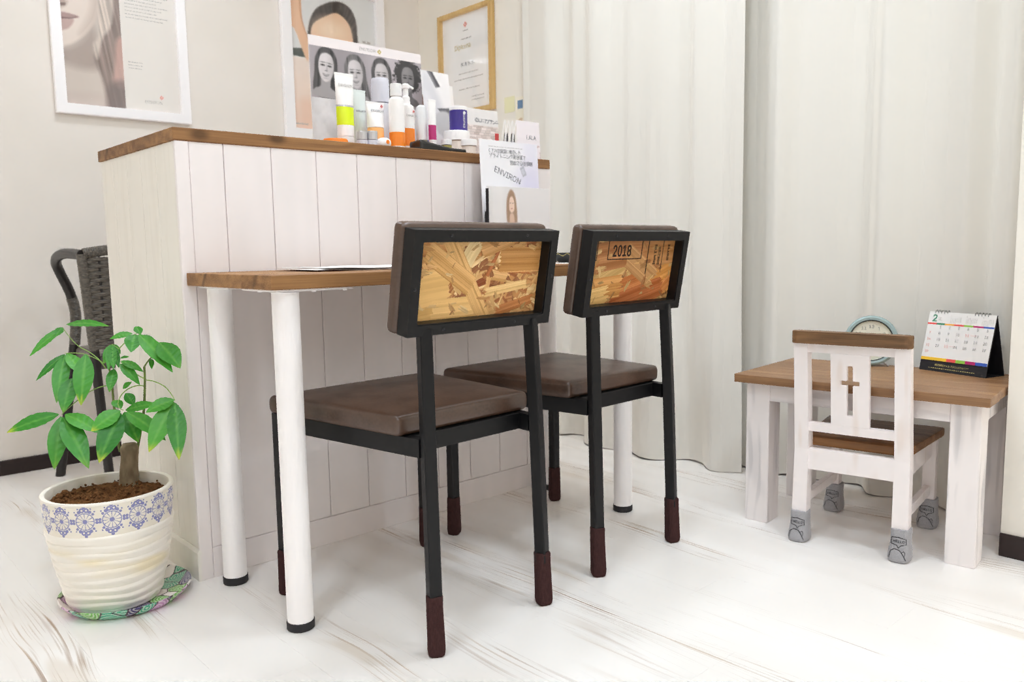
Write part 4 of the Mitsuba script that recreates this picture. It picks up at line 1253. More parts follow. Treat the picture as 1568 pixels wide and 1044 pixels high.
def poster2(u, v):
    img = np.ones(u.shape + (3,)) * np.array([238, 232, 228]) / 255
    low = v < .305
    t = np.clip(v / .3, 0, 1)[..., None]
    img = np.where(low[..., None], np.array([236, 208, 190]) / 255 * (1 - t * .7) + np.array([240, 230, 224]) / 255 * t * .7, np.array([222, 222, 222]) / 255)
    lit = polym(u, v, [(.03, .0), (.10, .02), (.10, .12), (.03, .12)], .02)
    img = over(img, .5 * lit, (232, 190, 168))
    img = over(img, polym(u, v, [(.085, .33), (.088, .44), (.118, .51), (.165, .547), (.232, .572), (.289, .562), (.322, .523), (.333, .46), (.329, .30), (.27, .2), (.14, .2)], .004), (62, 54, 52))
    st = meshkit.noise(np.stack([np.arctan2(v - .36, u - .21) * 26, np.hypot(u - .21, v - .36) * 12, u * 0], -1))
    hm = polym(u, v, [(.085, .38), (.088, .44), (.118, .51), (.165, .547), (.232, .572), (.289, .562), (.322, .523), (.333, .46), (.329, .38), (.2, .3)], .004)
    img = img * (1 + ((st - .5) * .7 * hm)[..., None])
    img = over(img, polym(u, v, [(.094, .30), (.094, .388), (.110, .454), (.172, .498), (.230, .522), (.281, .496), (.304, .455), (.312, .386), (.300, .28), (.2, .19)], .004), (236, 196, 164))
    img = over(img, .8 * ell(u, v, .2, .44, .08, .05, .6), (246, 222, 198))
    img = over(img, polym(u, v, [(.13, .375), (.16, .388), (.195, .380), (.19, .376), (.16, .38)], .003), (110, 84, 72))
    img = over(img, polym(u, v, [(.232, .380), (.26, .388), (.29, .375), (.26, .380)], .003), (110, 84, 72))
    img = over(img, polym(u, v, [(.0, .338), (.073, .346), (.080, .306), (-.004, .309)], .002, False), (70, 78, 74))
    img = over(img, polym(u, v, [(-.02, .62), (.050, .62), (.057, .469), (.084, .387), (.082, .300), (.063, .313), (.020, .42), (-.02, .45)], .003), (232, 190, 158))
    img = over(img, .6 * polym(u, v, [(.045, .6), (.055, .6), (.060, .469), (.086, .387), (.08, .39), (.052, .47)], .003), (196, 146, 116))
    return img


P2 = picture_frame('picture_001', 1.002, 1.262, .52, .70, .046, .024, 'm_frame_white', label='white framed colour poster of a dark haired forehead, behind the four-face board')
m, c = art(.428, .608, 190, 270, poster2, v0=0)
m.apply_translation((0, 0, 0))
part('picture_001', 'print', basis(m, P2(0, 0), WX, WZ), 'm_print', color=c)
tl = [basis(rbox(0, .018, 0, .010, 0, .0002, .0001), P2(.36 + k * .024, .412), WX, WZ) for k in range(2)]
part('picture_001', 'text_lines', cat(tl + [basis(rbox(0, .0035, 0, .007, 0, .0002, .0001), P2(.004 + k * .0055, .018), WX, WZ) for k in range(12)]), 'm_ink_light')

# diploma on the right wall
DO = np.array([XW, 1.251, 1.385])
DU, DN = np.array([0, -1.0, 0]), np.array([-1.0, 0, 0])
P3 = picture_frame('diploma', 0, 0, .379, .463, .019, .026, 'm_gold_wood', label='gold framed diploma on the wall beside the curtain', o=DO, U=DU)
labels['diploma']['category'] = 'diploma'
part('diploma', 'title_print', text('Diploma', .022, P3(.085, .275), DU, WZ), 'm_ink_gold', label='gold Diploma lettering')
part('diploma', 'logo_mark', basis(dia(.014), P3(.166, .379), DU, WZ), 'm_ink_pink', label='pink diamond mark')
dl = [basis(rbox(0, .075, 0, .004, 0, .0002, .0001), P3(.132, .316), DU, WZ), basis(rbox(0, .036, 0, .003, 0, .0002, .0001), P3(.148, .352), DU, WZ)]
for k, (v, ln, u) in enumerate(((.165, .14, .11), (.14, .20, .08), (.095, .15, .11), (.055, .09, .2), (.04, .09, .2))):
    dl.append(basis(rbox(0, ln, 0, .0028, 0, .0002, .0001), P3(u, v), DU, WZ))
part('diploma', 'text_lines', cat(dl), 'm_ink_light')
nmk = []
for k in range(4):
    for st in (((0, 6), (2, 9), (3, 3)), ((1, 1), (5, 5), (8, 2)), ((2, 7), (7, 8)), ((4, 9), (5, 0)))[: 2 + (k + 1) % 3]:
        nmk.append(LineString([((k * 11 + a) * .0023, b * .0020) for a, b in st]).buffer(.0010, 2))
part('diploma', 'name_print', basis(extr(shapely.union_all(nmk), .0003), P3(.130, .196), DU, WZ), 'm_ink_grey')

# ------------------------------------------------------------------ display board with four portraits on the counter
BD = thing('portrait_board', 'display board with four black and white portraits standing on the counter', 'display board')


def face(g, u, v, cx, cy, s, hair, skin, hairlong=True, tilt=0.0, bg=168, curly=False):
    c_, s_ = math.cos(tilt), math.sin(tilt)
    x = ((u - cx) * c_ + (v - cy) * s_) / s
    y = (-(u - cx) * s_ + (v - cy) * c_) / s
    G = lambda k: (k, k * .97, k * .975)
    sh = skin * .78
    if curly:
        nz = meshkit.noise(np.stack([x * 7, y * 7, x * 0], -1)) - .5
        g = over(g, softstep(np.hypot(x / 1.15, (y - .25) / 1.2) - 1 - nz * .35, .08), G(hair))
    else:
        g = over(g, polym(x, y, [(-.72, -1.7), (-.78, -.3), (-.74, .5), (-.45, 1.05), (0, 1.22), (.45, 1.05), (.74, .5), (.80, -.3), (.86, -1.7)], .05), G(hair))
        st = meshkit.noise(np.stack([x * 14, y * 1.2, x * 0], -1))
        g = g * (1 + ((st - .5) * .55 * polym(x, y, [(-.72, -1.7), (-.78, -.3), (-.74, .5), (-.45, 1.05), (0, 1.22), (.45, 1.05), (.74, .5), (.80, -.3), (.86, -1.7)], .05))[..., None])
    g = over(g, polym(x, y, [(-.30, -.6), (.30, -.6), (.34, -1.15), (.75, -1.4), (.8, -1.8), (-.8, -1.8), (-.75, -1.4), (-.34, -1.15)], .05), G(sh))
    f = polym(x, y, [(-.52, .25), (-.5, -.25), (-.32, -.68), (0, -.88), (.32, -.68), (.5, -.25), (.52, .25), (.36, .72), (0, .86), (-.36, .72)], .05)
    g = over(g, f, G(skin))
    g = over(g, .45 * f * np.clip(x * 1.1 + .1, 0, 1), G(skin * .70))
    g = over(g, .35 * ell(x, y, -.12, .45, .3, .3, .7), G(min(255, skin * 1.1)))
    for e in (-.23, .23):
        g = over(g, .65 * ell(x, y, e, .27, .17, .034, .6, -.06 * np.sign(e)), G(skin * .42))
        g = over(g, .6 * ell(x, y, e, .10, .15, .08, .6), G(skin * .62))
        g = over(g, .9 * ell(x, y, e, .10, .12, .042, .5), G(50))
    g = over(g, .5 * polym(x, y, [(.02, .2), (.07, .0), (.12, -.18), (.02, -.22), (.04, .0)], .05), G(skin * .62))
    g = over(g, .7 * ell(x, y, 0, -.21, .10, .03, .5), G(skin * .52))
    g = over(g, .75 * polym(x, y, [(-.25, -.40), (-.10, -.40), (0, -.42), (.10, -.40), (.25, -.40), (.12, -.53), (0, -.56), (-.12, -.53)], .03), G(skin * .56))
    g = over(g, .55 * polym(x, y, [(-.19, -.425), (0, -.44), (.19, -.425), (.09, -.485), (-.09, -.485)], .02), G(min(255, skin * 1.04)))
    g = over(g, .35 * ell(x, y, 0, -.66, .18, .05, .6), G(skin * .72))
    return g


def board(u, v):
    img = np.ones(u.shape + (3,)) * np.array([236, 228, 228]) / 255
    st = (v < .314) & (v > .168 - 0 * u)
    g = np.ones_like(img) * np.array([170, 162, 166]) / 255
    g = g * (1 - .10 * np.sin(u * 16))[..., None]
    g = face(g, u, v, .053, .257, .048, 74, 208, tilt=-.08)
    g = face(g, u, v, .152, .250, .048, 104, 202, tilt=.06)
    g = face(g, u, v, .246, .254, .047, 84, 196, tilt=.04)
    g = face(g, u, v, .344, .258, .045, 70, 138, curly=True)
    mb = meshkit.fbm(np.stack([u * 26, v * 20, u * 0], -1), 4, 2)
    low = np.ones_like(img) * (np.array([216, 213, 214]) + 0) / 255 + ((mb - .5) * .22)[..., None]
    img = np.where(st[..., None], g, img)
    img = np.where((v <= .168)[..., None], low, img)
    return img


bo = np.array([.513, .300, HC])
BT = -.02
bV = np.array([0, math.sin(-BT), math.cos(BT)])
part(BD, 'panel', basis(rbox(0, .398, 0, .343, -.004, 0, .0006), bo, WX, bV), 'm_paper')
m, c = art(.398, .343, 300, 260, board)
part(BD, 'print', basis(m, bo + np.array([0, -.0003, 0]), WX, bV), 'm_print', color=c)
part(BD, 'logo_text', text('ENVIRON', .0095, bo + WX * .168 + bV * .3235 + np.array([0, -.0004, 0]), WX, bV), 'm_ink_light')
part(BD, 'logo_mark', basis(dia(.008), bo + WX * .241 + bV * .328 + np.array([0, -.0004, 0]), WX, bV), 'm_ink_gold')
part(BD, 'easel_leg', sheet(np.array([.60, .306, HC + .2]), np.array([.83, .306, HC + .2]), np.array([.83, .40, HC]), np.array([.60, .40, HC]), .002), 'm_paper')


# ------------------------------------------------------------------ cosmetics on the counter
def squeeze_tube(key, x0, x1, y, ztop, label, body='m_white', cap='m_white', cap_h=.03, band=None, txt=None, r=None, zb=None):
    """tube standing on its cap, flat crimp at the top; band = (z0, z1, material)"""
    thing(key, label, 'cosmetic tube', None)
    zb = HC if zb is None else zb
    cx, w = (x0 + x1) / 2, (x1 - x0) / 2
    r = r or w * .78
    part(key, 'cap', at(cyl(r * .98, zb, zb + cap_h, 32, .0012), cx, y), cap, smooth=40)
    n, k = 22, 36
    a = np.arange(k) / k * 2 * PI

    def ring(t):
        e = t ** 1.3
        rx, ry = r * (1 - e) + w * e, r * (1 - e) + .0014 * e
        return np.c_[cx + rx * np.cos(a), y + ry * np.sin(a)]

    def seg(z0, z1, off=0.0):
        V = []
        for z in np.linspace(z0, z1, n):
            t = np.clip((z - zb - cap_h) / (ztop - .006 - zb - cap_h), 0, 1)
            R_ = ring(t)
            c0 = np.array([cx, y])
            V.append(np.c_[c0 + (R_ - c0) * (1 + off / r), np.full(k, z)])
        V = np.vstack(V)
        F = []
        for i in range(n - 1):
            for j in range(k):
                p, q = i * k + j, i * k + (j + 1) % k
                F += [(p, q, q + k), (p, q + k, p + k)]
        N0 = len(V)
        V = np.vstack([V, [(cx, y, z0)], [(cx, y, z1)]])
        for j in range(k):
            F += [(N0, (j + 1) % k, j), (N0 + 1, (n - 1) * k + j, (n - 1) * k + (j + 1) % k)]
        return trimesh.Trimesh(V, np.array(F), process=False)
    part(key, 'body', cat([seg(zb + cap_h + .0005, ztop - .006), rbox(cx - w, cx + w, y - .0015, y + .0015, ztop - .0065, ztop, .0005)]), body, smooth=40)
    if band:
        part(key, 'band', seg(band[0], band[1], .0005), band[2], smooth=40)
        if len(band) > 3:
            part(key, 'trim_line', seg(band[1], band[1] + .005, .0006), band[3], smooth=40)
    if txt:
        s, h, z, mt = txt
        m = meshkit.text_mesh(s, h, .0003)
        b = m.bounds
        m.apply_translation((-(b[0][0] + b[1][0]) / 2, 0, 0))
        t = np.clip((z - zb - cap_h) / (ztop - .006 - zb - cap_h), 0, 1) ** 1.3
        ry = r * (1 - t) + .0014 * t
        part(key, 'label_print', basis(m, np.array([cx, y - ry - .0012, z]), WX, WZ), mt)


def bottle(key, x0, x1, y, prof, label, mats, cat_='cosmetic bottle', n=36):
    """prof: list of (part name, [(r factor of half width, z)...], material)"""
    thing(key, label, cat_)
    cx, r = (x0 + x1) / 2, (x1 - x0) / 2
    for nm, pr, mt in prof:
        part(key, nm, at(lathe([(max(1e-4, a * r), HC + z) for a, z in pr], n), cx, y), mt, smooth=35)
    return cx, r


squeeze_tube('cosmetic_tube', .482, .541, .12, 1.252, 'tall white cosmetic tube with a bright yellow band', band=(1.112, 1.161, 'm_yellow', 'm_chrome'), cap_h=.032, txt=('ENVIRON', .007, 1.215, 'm_ink_light'))
squeeze_tube('cosmetic_tube_001', .560, .604, .16, 1.222, 'slim pale grey-green cosmetic tube right of the yellow banded tube', body='m_aqua', cap='m_aqua', cap_h=.03, txt=('ENVIRON', .005, 1.16, 'm_ink_grey'))
squeeze_tube('cosmetic_tube_002', .572, .632, .11, 1.184, 'short wide white cosmetic tube with a peach cap', cap='m_peach', cap_h=.062, txt=('ENVIRON', .0068, 1.155, 'm_ink_grey'))
part('cosmetic_tube_002', 'logo_mark', basis(dia(.005), np.array([.618, .1005, 1.172]), WX, WZ), 'm_red')
bottle('cosmetic_bottle', .655, .708, .20, [('body', [(0, 0), (.92, 0), (.96, .002), (.96, .150), (0, .151)], 'm_silver'), ('cap', [(1, .152), (1, .205), (.97, .217), (.9, .221), (0, .221)], 'm_lavender')], 'tall silver and lavender bottle behind the white ones', None)
bottle('cosmetic_bottle_001', .632, .676, .08, [('body', [(0, 0), (.96, 0), (1, .003), (1, .128), (.92, .142), (.6, .149), (.6, .152), (0, .152)], 'm_white'), ('cap', [(.74, .151), (.74, .182), (.70, .1845), (0, .185)], 'm_pearl'), ('band', [(1.0, .012), (1.015, .0125), (1.015, .05), (1.0, .0505)], 'm_orange')], 'white bottle with a grey screw cap and an orange band', None)
cx, r_ = bottle('cosmetic_bottle_002', .700, .746, .13, [('body', [(0, 0), (.96, 0), (1, .003), (1, .125), (.9, .138), (.55, .143), (.55, .15), (0, .15)], 'm_white'), ('band', [(1.0, .022), (1.015, .0225), (1.015, .072), (1.0, .0725)], 'm_orange'), ('pump', [(.5, .150), (.5, .163), (.34, .166), (.34, .186), (.5, .188), (.52, .198), (.3, .2015), (0, .2015)], 'm_white')], 'white pump bottle with an orange band', None)
part('cosmetic_bottle_002', 'nozzle', tube([(cx, .13, HC + .194), (cx + .012, .124, HC + .193), (cx + .021, .120, HC + .188)], [.0042, .0036, .003], 10), 'm_white', smooth=40)
part('cosmetic_bottle_002', 'label_print', basis(meshkit.text_mesh('ENVIRON', .006, .0003), np.array([cx - .017, .13 - .0238, HC + .105]), WX, WZ), 'm_ink_light')
part('cosmetic_bottle_002', 'logo_mark', basis(dia(.004), np.array([cx + .009, .13 - .0242, HC + .120]), WX, WZ), 'm_red')
bottle('cosmetic_vial', .768, .801, .14, [('body', [(0, 0), (.95, 0), (1, .003), (1, .044), (0, .045)], 'm_olive'), ('cap', [(1, .046), (1, .128), (.85, .143), (.5, .148), (0, .148)], 'm_pearl')], 'small vial with olive base and pale silver cap', None)
squeeze_tube('cosmetic_tube_003', .787, .816, .11, 1.213, 'slim white cosmetic tube with a magenta band', cap_h=.04, band=(1.095, 1.138, 'm_magenta'), txt=None)
bottle('cosmetic_vial_001', .757, .781, .19, [('body', [(0, 0), (.95, 0), (1, .003), (1, .076), (.5, .08), (0, .08)], 'm_darkred')], 'dark red vial behind the orange banded pump bottle', None)
bottle('cosmetic_jar', .506, .536, .055, [('body', [(0, 0), (.96, 0), (1, .003), (1, .017), (0, .0175)], 'm_lavender'), ('lid', [(1, .018), (1, .037), (.95, .039), (0, .039)], 'm_chrome')], 'small lavender jar with a silver lid, left of a pair', None, 'cosmetic jar')
bottle('cosmetic_jar_001', .5375, .569, .055, [('body', [(0, 0), (.96, 0), (1, .003), (1, .019), (0, .0195)], 'm_lavender'), ('lid', [(1, .020), (1, .041), (.95, .043), (0, .043)], 'm_chrome')], 'small lavender jar with a silver lid, right of a pair', None, 'cosmetic jar')
add('orange_lid', at(lathe([(1e-4, 0), (.031, 0), (.033, .002), (.033, .012), (.031, .016), (1e-4, .0165)], 40), .452, .075, HC), 'm_orange', smooth=40)
thing('orange_lid', 'flat orange lid lying at the foot of the tall yellow banded tube', 'lid')
thing('round_sample_pot', 'small white round pot with an orange dot at the counter edge', 'cosmetic pot')
part('round_sample_pot', 'body', at(lathe([(1e-4, 0), (.014, 0), (.019, .005), (.0205, .012), (.018, .021), (.010, .0255), (1e-4, .026)], 36), .581, .040, HC), 'm_white', smooth=True)
part('round_sample_pot', 'dot', basis(cyl(.0055, 0, .001, 20), np.array([.581, .0200, HC + .0135]), WX, WZ), 'm_orange', smooth=30)
# black glossy hand-held tray leaning on the counter edge
tb = cushion([(.685, .012), (.852, .012), (.852, .075), (.690, .075)], HC, HC + .012, .0055, .0, n=20)
v = tb.vertices.copy()
v[:, 2] += .017 * np.clip((.80 - v[:, 0]) / .115, 0, 1) ** 1.2 * ((v[:, 2] - HC) / .012 * .6 + .4) * (v[:, 2] > HC + .004)
tb.vertices = v
add('black_case', tb, 'm_glossblack', smooth=50)
thing('black_case', 'glossy black flat case lying at the counter edge below the bottles', 'case')
bottle('cosmetic_jar_002', .877, .958, .14, [('body', [(0, 0), (.82, 0), (.86, .003), (.86, .052), (0, .053)], 'm_cream'), ('lid', [(1, .054), (1, .080), (.96, .083), (0, .083)], 'm_white')], 'cream jar with a white lid carrying the purple jar', None, 'cosmetic jar')
thing('cosmetic_jar_003', 'purple jar with vertical lettering standing on a cream jar', 'cosmetic jar')
part('cosmetic_jar_003', 'body', at(lathe([(1e-4, 0), (.027, 0), (.028, .001), (.028, .062), (.027, .063), (1e-4, .063)], 44), .926, .14, HC + .0832), 'm_purple', smooth=40)
part('cosmetic_jar_003', 'lid', at(lathe([(.027, 0), (.0275, .001), (.0275, .010), (.026, .0115), (1e-4, .0115)], 44), .926, .14, HC + .1463), 'm_white', smooth=40)
part('cosmetic_jar_003', 'label_print', basis(meshkit.text_mesh('ENVIRON', .0075, .0004), np.array([.926 + .0035, .14 - .0283, HC + .092]), WZ, -WX), 'm_white')
part('cosmetic_jar_003', 'logo_mark', basis(dia(.006), np.array([.926 + .001, .14 - .0285, HC + .137]), WX, WZ), 'm_white')
bottle('cosmetic_jar_004', .863, .912, .045, [('body', [(0, 0), (.80, 0), (.84, .003), (.84, .026), (0, .0265)], 'm_cream'), ('lid', [(1, .027), (1, .043), (.96, .045), (0, .045)], 'm_white')], 'small cream jar at the right end of the black case', None, 'cosmetic jar')
bottle('cosmetic_jar_005', .826, .858, .095, [('body', [(0, 0), (.9, 0), (.95, .003), (.95, .03), (0, .031)], 'm_olive'), ('lid', [(1, .032), (1, .046), (.95, .048), (0, .048)], 'm_pearl')], 'tiny olive jar with a pale lid between the cream jars', None, 'cosmetic jar')
add('sample_box', rbox(.812, .838, .175, .200, HC, HC + .055, .001), 'm_navy')
thing('sample_box', 'tiny blue box behind the black case', 'box')

# curved leaflets behind the products
def leaflet(key, o, U, V, w, h, fn, label, nu=90, nv=110, category='leaflet', th=.0012):
    thing(key, label, category)
    part(key, 'sheet', basis(rbox(0, w, 0, h, -th, 0, .0003), o, U, V), 'm_paper')
    N = np.cross(U, V)
    m, c = art(w - .0008, h - .0008, nu, nv, fn, .0004, .0004)
    part(key, 'print', basis(m, o + N * .0003, U, V), 'm_print', color=c)
    return lambda u, v, wv=.0005: o + U * u + V * v + N * wv


def card_a(u, v):
    img = np.ones(u.shape + (3,)) * np.array([238, 234, 234]) / 255
    img = over(img, polym(u, v, [(.02, .29), (.042, .292), (.075, .24), (.055, .235)], .002, False), (86, 84, 88))
    img = over(img, polym(u, v, [(.0, .27), (.02, .29), (.055, .235), (.10, .10), (.12, -.02), (-.02, -.02)], .012), (214, 212, 216))
    img = over(img, .8 * polym(u, v, [(.0, .2), (.03, .2), (.07, .05), (.05, .0), (.0, .0)], .01), (226, 222, 226))
    img = over(img, polym(u, v, [(.055, .17), (.105, .175), (.118, .11), (.10, .09), (.075, .15)], .002, False), (104, 102, 106))
    img = over(img, polym(u, v, [(.045, .15), (.10, .16), (.11, .09), (.05, .09)], .004), (196, 194, 196))
    return img


def card_b(u, v):
    img = np.ones(u.shape + (3,)) * np.array([240, 234, 230]) / 255
    img = over(img, polym(u, v, [(.0, .28), (.09, .28), (.11, .23), (.0, .23)], .004, False), (232, 238, 238))
    img = over(img, ell(u, v, .035, .165, .045, .055, .25), (236, 198, 178))
    img = over(img, polym(u, v, [(-.01, .225), (.06, .225), (.045, .205), (.01, .19), (.0, .15), (-.01, .15)], .004), (128, 100, 92))
    img = over(img, .8 * ell(u, v, .05, .08, .06, .06, .5), (244, 226, 216))
    return img


lv = lambda a: np.array([math.cos(a), math.sin(a), 0.0])
leaflet('leaflet', np.array([.880, .232, HC]), lv(.05), np.array([-.03, .085, .99]) / np.linalg.norm([-.03, .085, .99]), .115, .285, card_a, 'white and grey leaflet right behind the white bottles')
leaflet('leaflet_001', np.array([.948, .335, HC]), lv(-.1), np.array([0, .10, .995]), .125, .272, card_b, 'pale leaflet with a skin tone photo under the diploma')


def stone(u, v):
    r_ = np.floor(v / .0085)
    o = (r_ % 2) * .5 + np.sin(r_ * 7.3) * .3
    cc = np.floor(u / .021 + o)
    hsh = np.modf(np.abs(np.sin(r_ * 12.9898 + cc * 78.233) * 43758.5))[0]
    fu, fv = (u / .021 + o) - cc, v / .0085 - r_
    e = np.minimum(np.minimum(fu, 1 - fu) * 2.4, np.minimum(fv, 1 - fv))
    base = np.array([222, 208, 202]) + (hsh[..., None] - .5) * np.array([46, 48, 50])
    img = base / 255 * (.86 + .14 * np.clip(e / .16, 0, 1))[..., None]
    top = v > .125
    img = np.where(top[..., None], np.array([230, 226, 224]) / 255, img)
    return img


SQ = leaflet('stone_card', np.array([1.012, .205, HC]), lv(.0), np.array([0, .07, .9975]), .145, .178, stone, 'card with a pale stone wall picture standing on the counter', 150, 150, 'card')
part('stone_card', 'headline_print', jtext('のしにでブランニ', .0125, SQ(.045, .135), lv(0), np.array([0, .07, .9975]), .08, gap=1.0), 'm_ink_grey')
CLP = thing('sample_rack', 'small clear rack with red and black sample sachets behind the leaflets', 'rack')
part(CLP, 'base', rbox(1.045, 1.16, .05, .135, HC, HC + .010, .002), 'm_pearl')
for k in range(6):
    x = 1.056 + k * .016
    th = np.linspace(0, 2 * PI, 18)
    part(CLP, 'loop', tube(np.c_[x + .006 * np.sin(th) + .016 * (1 + np.cos(th)) / 2, np.full(18, .085), HC + .01 + .058 * (1 + np.cos(th))], .0014, 6), 'm_white', smooth=40)
part(CLP, 'sachet', at(rbox(-.0075, .0075, -.002, .002, 0, .075, .001), 1.062, .115, HC + .011), 'm_red', label='red sachet')
for x, w2 in ((1.098, .013), (1.128, .012)):
    g = Polygon([(-w2, 0), (w2, 0), (w2 * .8, .08), (-w2 * .2, .08)])
    part(CLP, 'sachet', basis(extr(g, .003), np.array([x, .116, HC + .011]), WX, WZ), 'm_black', label='black sachet')


def lala(u, v):
    img = np.ones(u.shape + (3,)) * np.array([236, 228, 232]) / 255
    t = meshkit.fbm(np.stack([u * 70, v * 70, u * 0], -1), 3, 8)
    img = over(img, .7 * (t > .62) * (v < .045), (196, 172, 170))
    return img


LQ = leaflet('name_card', np.array([1.066, .022, HC]), lv(.0), np.array([0, .05, .9987]), .100, .118, lala, 'pale pink card lettered LALA behind the upper leaflet', 60, 60, 'card')
part('name_card', 'lettering', text('LALA', .0125, LQ(.040, .062), lv(0), np.array([0, .05, .9987])), 'm_ink_grey')


def postcard(u, v):
    img = np.ones(u.shape + (3,)) * np.array([240, 234, 216]) / 255
    t = meshkit.fbm(np.stack([u * 60, v * 60, u * 0 + 3], -1), 3, 4)
    img = over(img, .8 * (t > .58) * (v < .13), (206, 182, 150))
    img = over(img, polym(u, v, [(.012, .185), (.045, .185), (.045, .150), (.012, .150)], .001, False), (110, 138, 172))
    return img


leaflet('postcard', np.array([XW - .002, .745, 1.215]), DU, WZ, .060, .200, postcard, 'cream postcard with a blue stamp on the wall by the curtain edge', 40, 90, 'card')
add('wall_note', basis(rbox(0, .066, 0, .066, 0, .0012, .0003), np.array([XW - .0002, .818, 1.358]), DU, WZ), 'm_wallyellow')
thing('wall_note', 'square pale yellow note on the wall right of the diploma', 'note')

# ------------------------------------------------------------------ brochures standing at the desk's right end
st_ = thing('brochure_stand', 'black tiered brochure stand on the desk against the counter', 'stand')
part(st_, 'base', rbox(.826, 1.085, -.125, -.030, DZ, DZ + .008, .001), 'm_black_steel')
part(st_, 'back_plate', rbox(.875, 1.070, -.037, -.034, DZ + .008, DZ + .255, .0006), 'm_black_steel')
part(st_, 'side_plate', cat([rbox(.8235, .8260, -.112, -.101, DZ, DZ + .214, .0006), rbox(.826, 1.080, -.0945, -.0925, DZ + .008, DZ + .15, .0006)]), 'm_black_steel')


def upper(u, v):
    img = np.ones(u.shape + (3,)) * np.array([240, 239, 243]) / 255
    img = over(img, .55 * ell(u, v, .205, .225, .06, .06, .6), (206, 200, 228))
    img = over(img, .5 * polym(u, v, [(.17, .35), (.24, .35), (.24, .1), (.2, .1)], .02), (222, 218, 238))
    img = over(img, polym(u, v, [(.156, .276), (.172, .284), (.184, .258), (.168, .250)], .0015, False), (178, 178, 188))
    img = over(img, polym(u, v, [(.160, .272), (.171, .278), (.179, .261), (.168, .255)], .0015, False), (206, 206, 216))
    return img


BV = np.array([0, .05, .9987])
o1 = np.array([.851, -.062, DZ + .0085])
UQ = leaflet('brochure', o1, WX, BV, .234, .352, upper, 'white brochure with Japanese headline, upper one in the black stand', 80, 100, 'brochure')
hl = []
for s, u, v, h in (('くすみの原因に着目した', .032, .3165, .0108), ('ブライトニング美容液で', .036, .3015, .0122), ('初めての透明感', .117, .2845, .0122)):
    hl.append(jtext(s, h, UQ(u, v), WX, BV, .055, gap=1.10))
part('brochure', 'headline_print', cat(hl), 'm_ink_grey')
en = text('ENVIRON', .0175, UQ(.050, .262), WX * math.cos(.33) - BV * math.sin(.33), WX * math.sin(.33) + BV * math.cos(.33))
part('brochure', 'logo_text', en, 'm_ink_grey')
part('brochure', 'text_lines', cat([basis(rbox(0, .008, 0, .0018, 0, .0002, .0001), UQ(.035 + k * .0105, .333), WX, BV) for k in range(13)]), 'm_ink_light')


def lower(u, v):
    img = np.ones(u.shape + (3,)) * np.array([230, 227, 228]) / 255
    img = over(img, .6 * polym(u, v, [(.0, .24), (.06, .24), (.05, 0), (.0, 0)], .01), (240, 238, 238))
    img = over(img, polym(u, v, [(.074, .13), (.076, .175), (.088, .203), (.101, .203), (.112, .18), (.116, .13), (.112, .110), (.080, .110)], .003), (172, 142, 120))
    img = over(img, polym(u, v, [(.060, .02), (.064, .085), (.085, .112), (.105, .112), (.124, .088), (.132, .02), (.126, -.03), (.064, -.03)], .002), (226, 198, 178))
    img = over(img, polym(u, v, [(.087, .105), (.088, .135), (.102, .135), (.103, .105)], .002), (220, 190, 170))
    img = over(img, ell(u, v, .095, .163, .0125, .0235, .12), (236, 208, 190))
    img = over(img, polym(u, v, [(.081, .14), (.083, .185), (.095, .193), (.086, .175), (.0845, .15)], .0015), (168, 138, 116))
    img = over(img, polym(u, v, [(.110, .14), (.107, .185), (.097, .193), (.105, .175), (.1065, .15)], .0015), (168, 138, 116))
    for e in (-.005, .005):
        img = over(img, .8 * ell(u, v, .095 + e, .167, .0026, .0011, .4), (84, 66, 60))
    img = over(img, .8 * ell(u, v, .095, .151, .0042, .0013, .4), (176, 100, 96))
    img = over(img, polym(u, v, [(.071, .062), (.074, .098), (.096, .066), (.117, .098), (.119, .062), (.122, -.03), (.070, -.03)], .0015, False), (74, 70, 74))
    img = over(img, polym(u, v, [(.070, .060), (.120, .060), (.123, -.03), (.070, -.03)], .0015, False), (98, 100, 108))
    return img


o2 = np.array([.831, -.101, DZ + .0085])
LQ2 = leaflet('brochure_001', o2, WX, np.array([0, .02, .9998]), .250, .214, lower, 'brochure of a long haired woman in a dark top, lower one in the black stand', 150, 130, 'brochure')
sw = LineString([(0, .004), (.012, .018), (.016, .022), (.010, .004), (.03, .006), (.05, .008), (.09, .010)]).buffer(.0006, 2)
part('brochure_001', 'script_print', cat([basis(extr(sw, .0003), LQ2(.136, .060), WX, WZ), text('Treatment', .011, LQ2(.152, .053), WX, WZ)]), 'm_ink_light')

# papers and a small dark dish on the desk
PP = thing('paper_sheet', 'white paper sheets lying on the left front of the desk', 'paper')


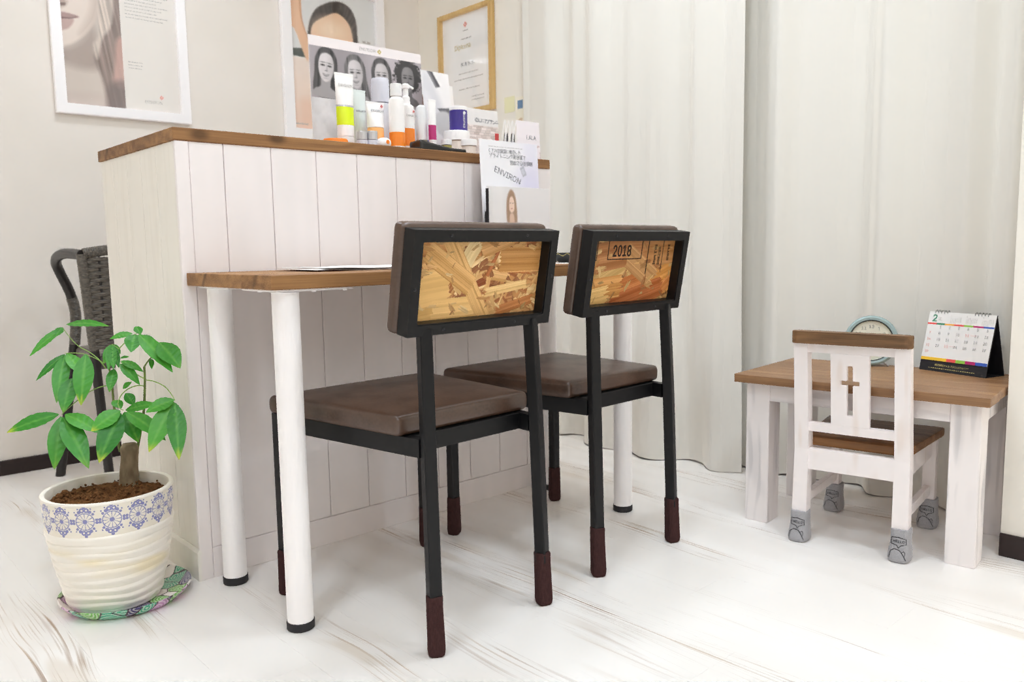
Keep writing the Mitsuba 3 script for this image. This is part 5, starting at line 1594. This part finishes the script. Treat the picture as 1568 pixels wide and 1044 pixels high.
def loose(cx, cy, w, h, a, z, curl, key):
    n1, n2 = 30, 12
    U, V = np.meshgrid(np.linspace(-w / 2, w / 2, n1), np.linspace(-h / 2, h / 2, n2), indexing='ij')
    Z = z + curl * np.clip((-U / (w / 2)) - .35, 0, 1) ** 2 + .0010 * (1 + np.sin(U * 34 + V * 9))
    i = np.arange(n1 * n2).reshape(n1, n2)
    f = np.stack([i[:-1, :-1], i[1:, :-1], i[1:, 1:], i[:-1, 1:]], -1).reshape(-1, 4)
    N_ = n1 * n2
    tv = np.c_[U.ravel(), V.ravel(), Z.ravel()]
    bv = tv - [0, 0, .0016]
    rim = []
    for a_ in (i[:, 0], i[-1, :], i[::-1, -1], i[0, ::-1]):
        for p, q in zip(a_[:-1], a_[1:]):
            rim.append((q, p, p + N_, q + N_))
    F = np.vstack([f, f[:, ::-1] + N_, rim])
    m = trimesh.Trimesh(np.vstack([tv, bv]), np.vstack([F[:, [0, 1, 2]], F[:, [0, 2, 3]]]), process=False)
    return part(key, 'sheet', at(m, cx, cy, 0, rz=a), 'm_paper', smooth=40)


loose(.335, -.185, .297, .21, -.06, DZ + .0018, .003, PP)
loose(.350, -.190, .297, .21, .03, DZ + .0060, .003, PP)
add('paper_sheet_001', at(rbox(-.09, .09, -.06, .06, 0, .002, .0004), .985, -.27, DZ, rz=.1), 'm_paper')
thing('paper_sheet_001', 'folded white paper under the dark dish at the right of the desk', 'paper')
DS = thing('trinket_dish', 'small black and gold dish seen between the two chair backs', 'dish')
part(DS, 'bowl', at(lathe([(1e-4, 0), (.022, 0), (.026, .003), (.042, .014), (.052, .026), (.053, .0275), (.051, .0275), (.040, .016), (.024, .006), (1e-4, .005)], 48), .985, -.262, DZ + .0021), 'm_glossblack', smooth=40)
zz = []
for k in range(12):
    a0, a1, am = [2 * PI * (k + q) / 12 for q in (0, 1, .5)]
    pt_ = lambda a, r, z: (.985 + r * math.cos(a), -.262 + r * math.sin(a), DZ + .0021 + z)
    zz.append(tube([pt_(a0, .0470, .0185), pt_(am, .0535, .0262), pt_(a1, .0470, .0185)], .0009, 5))
part(DS, 'gold_zigzag', cat(zz), 'm_ink_gold')
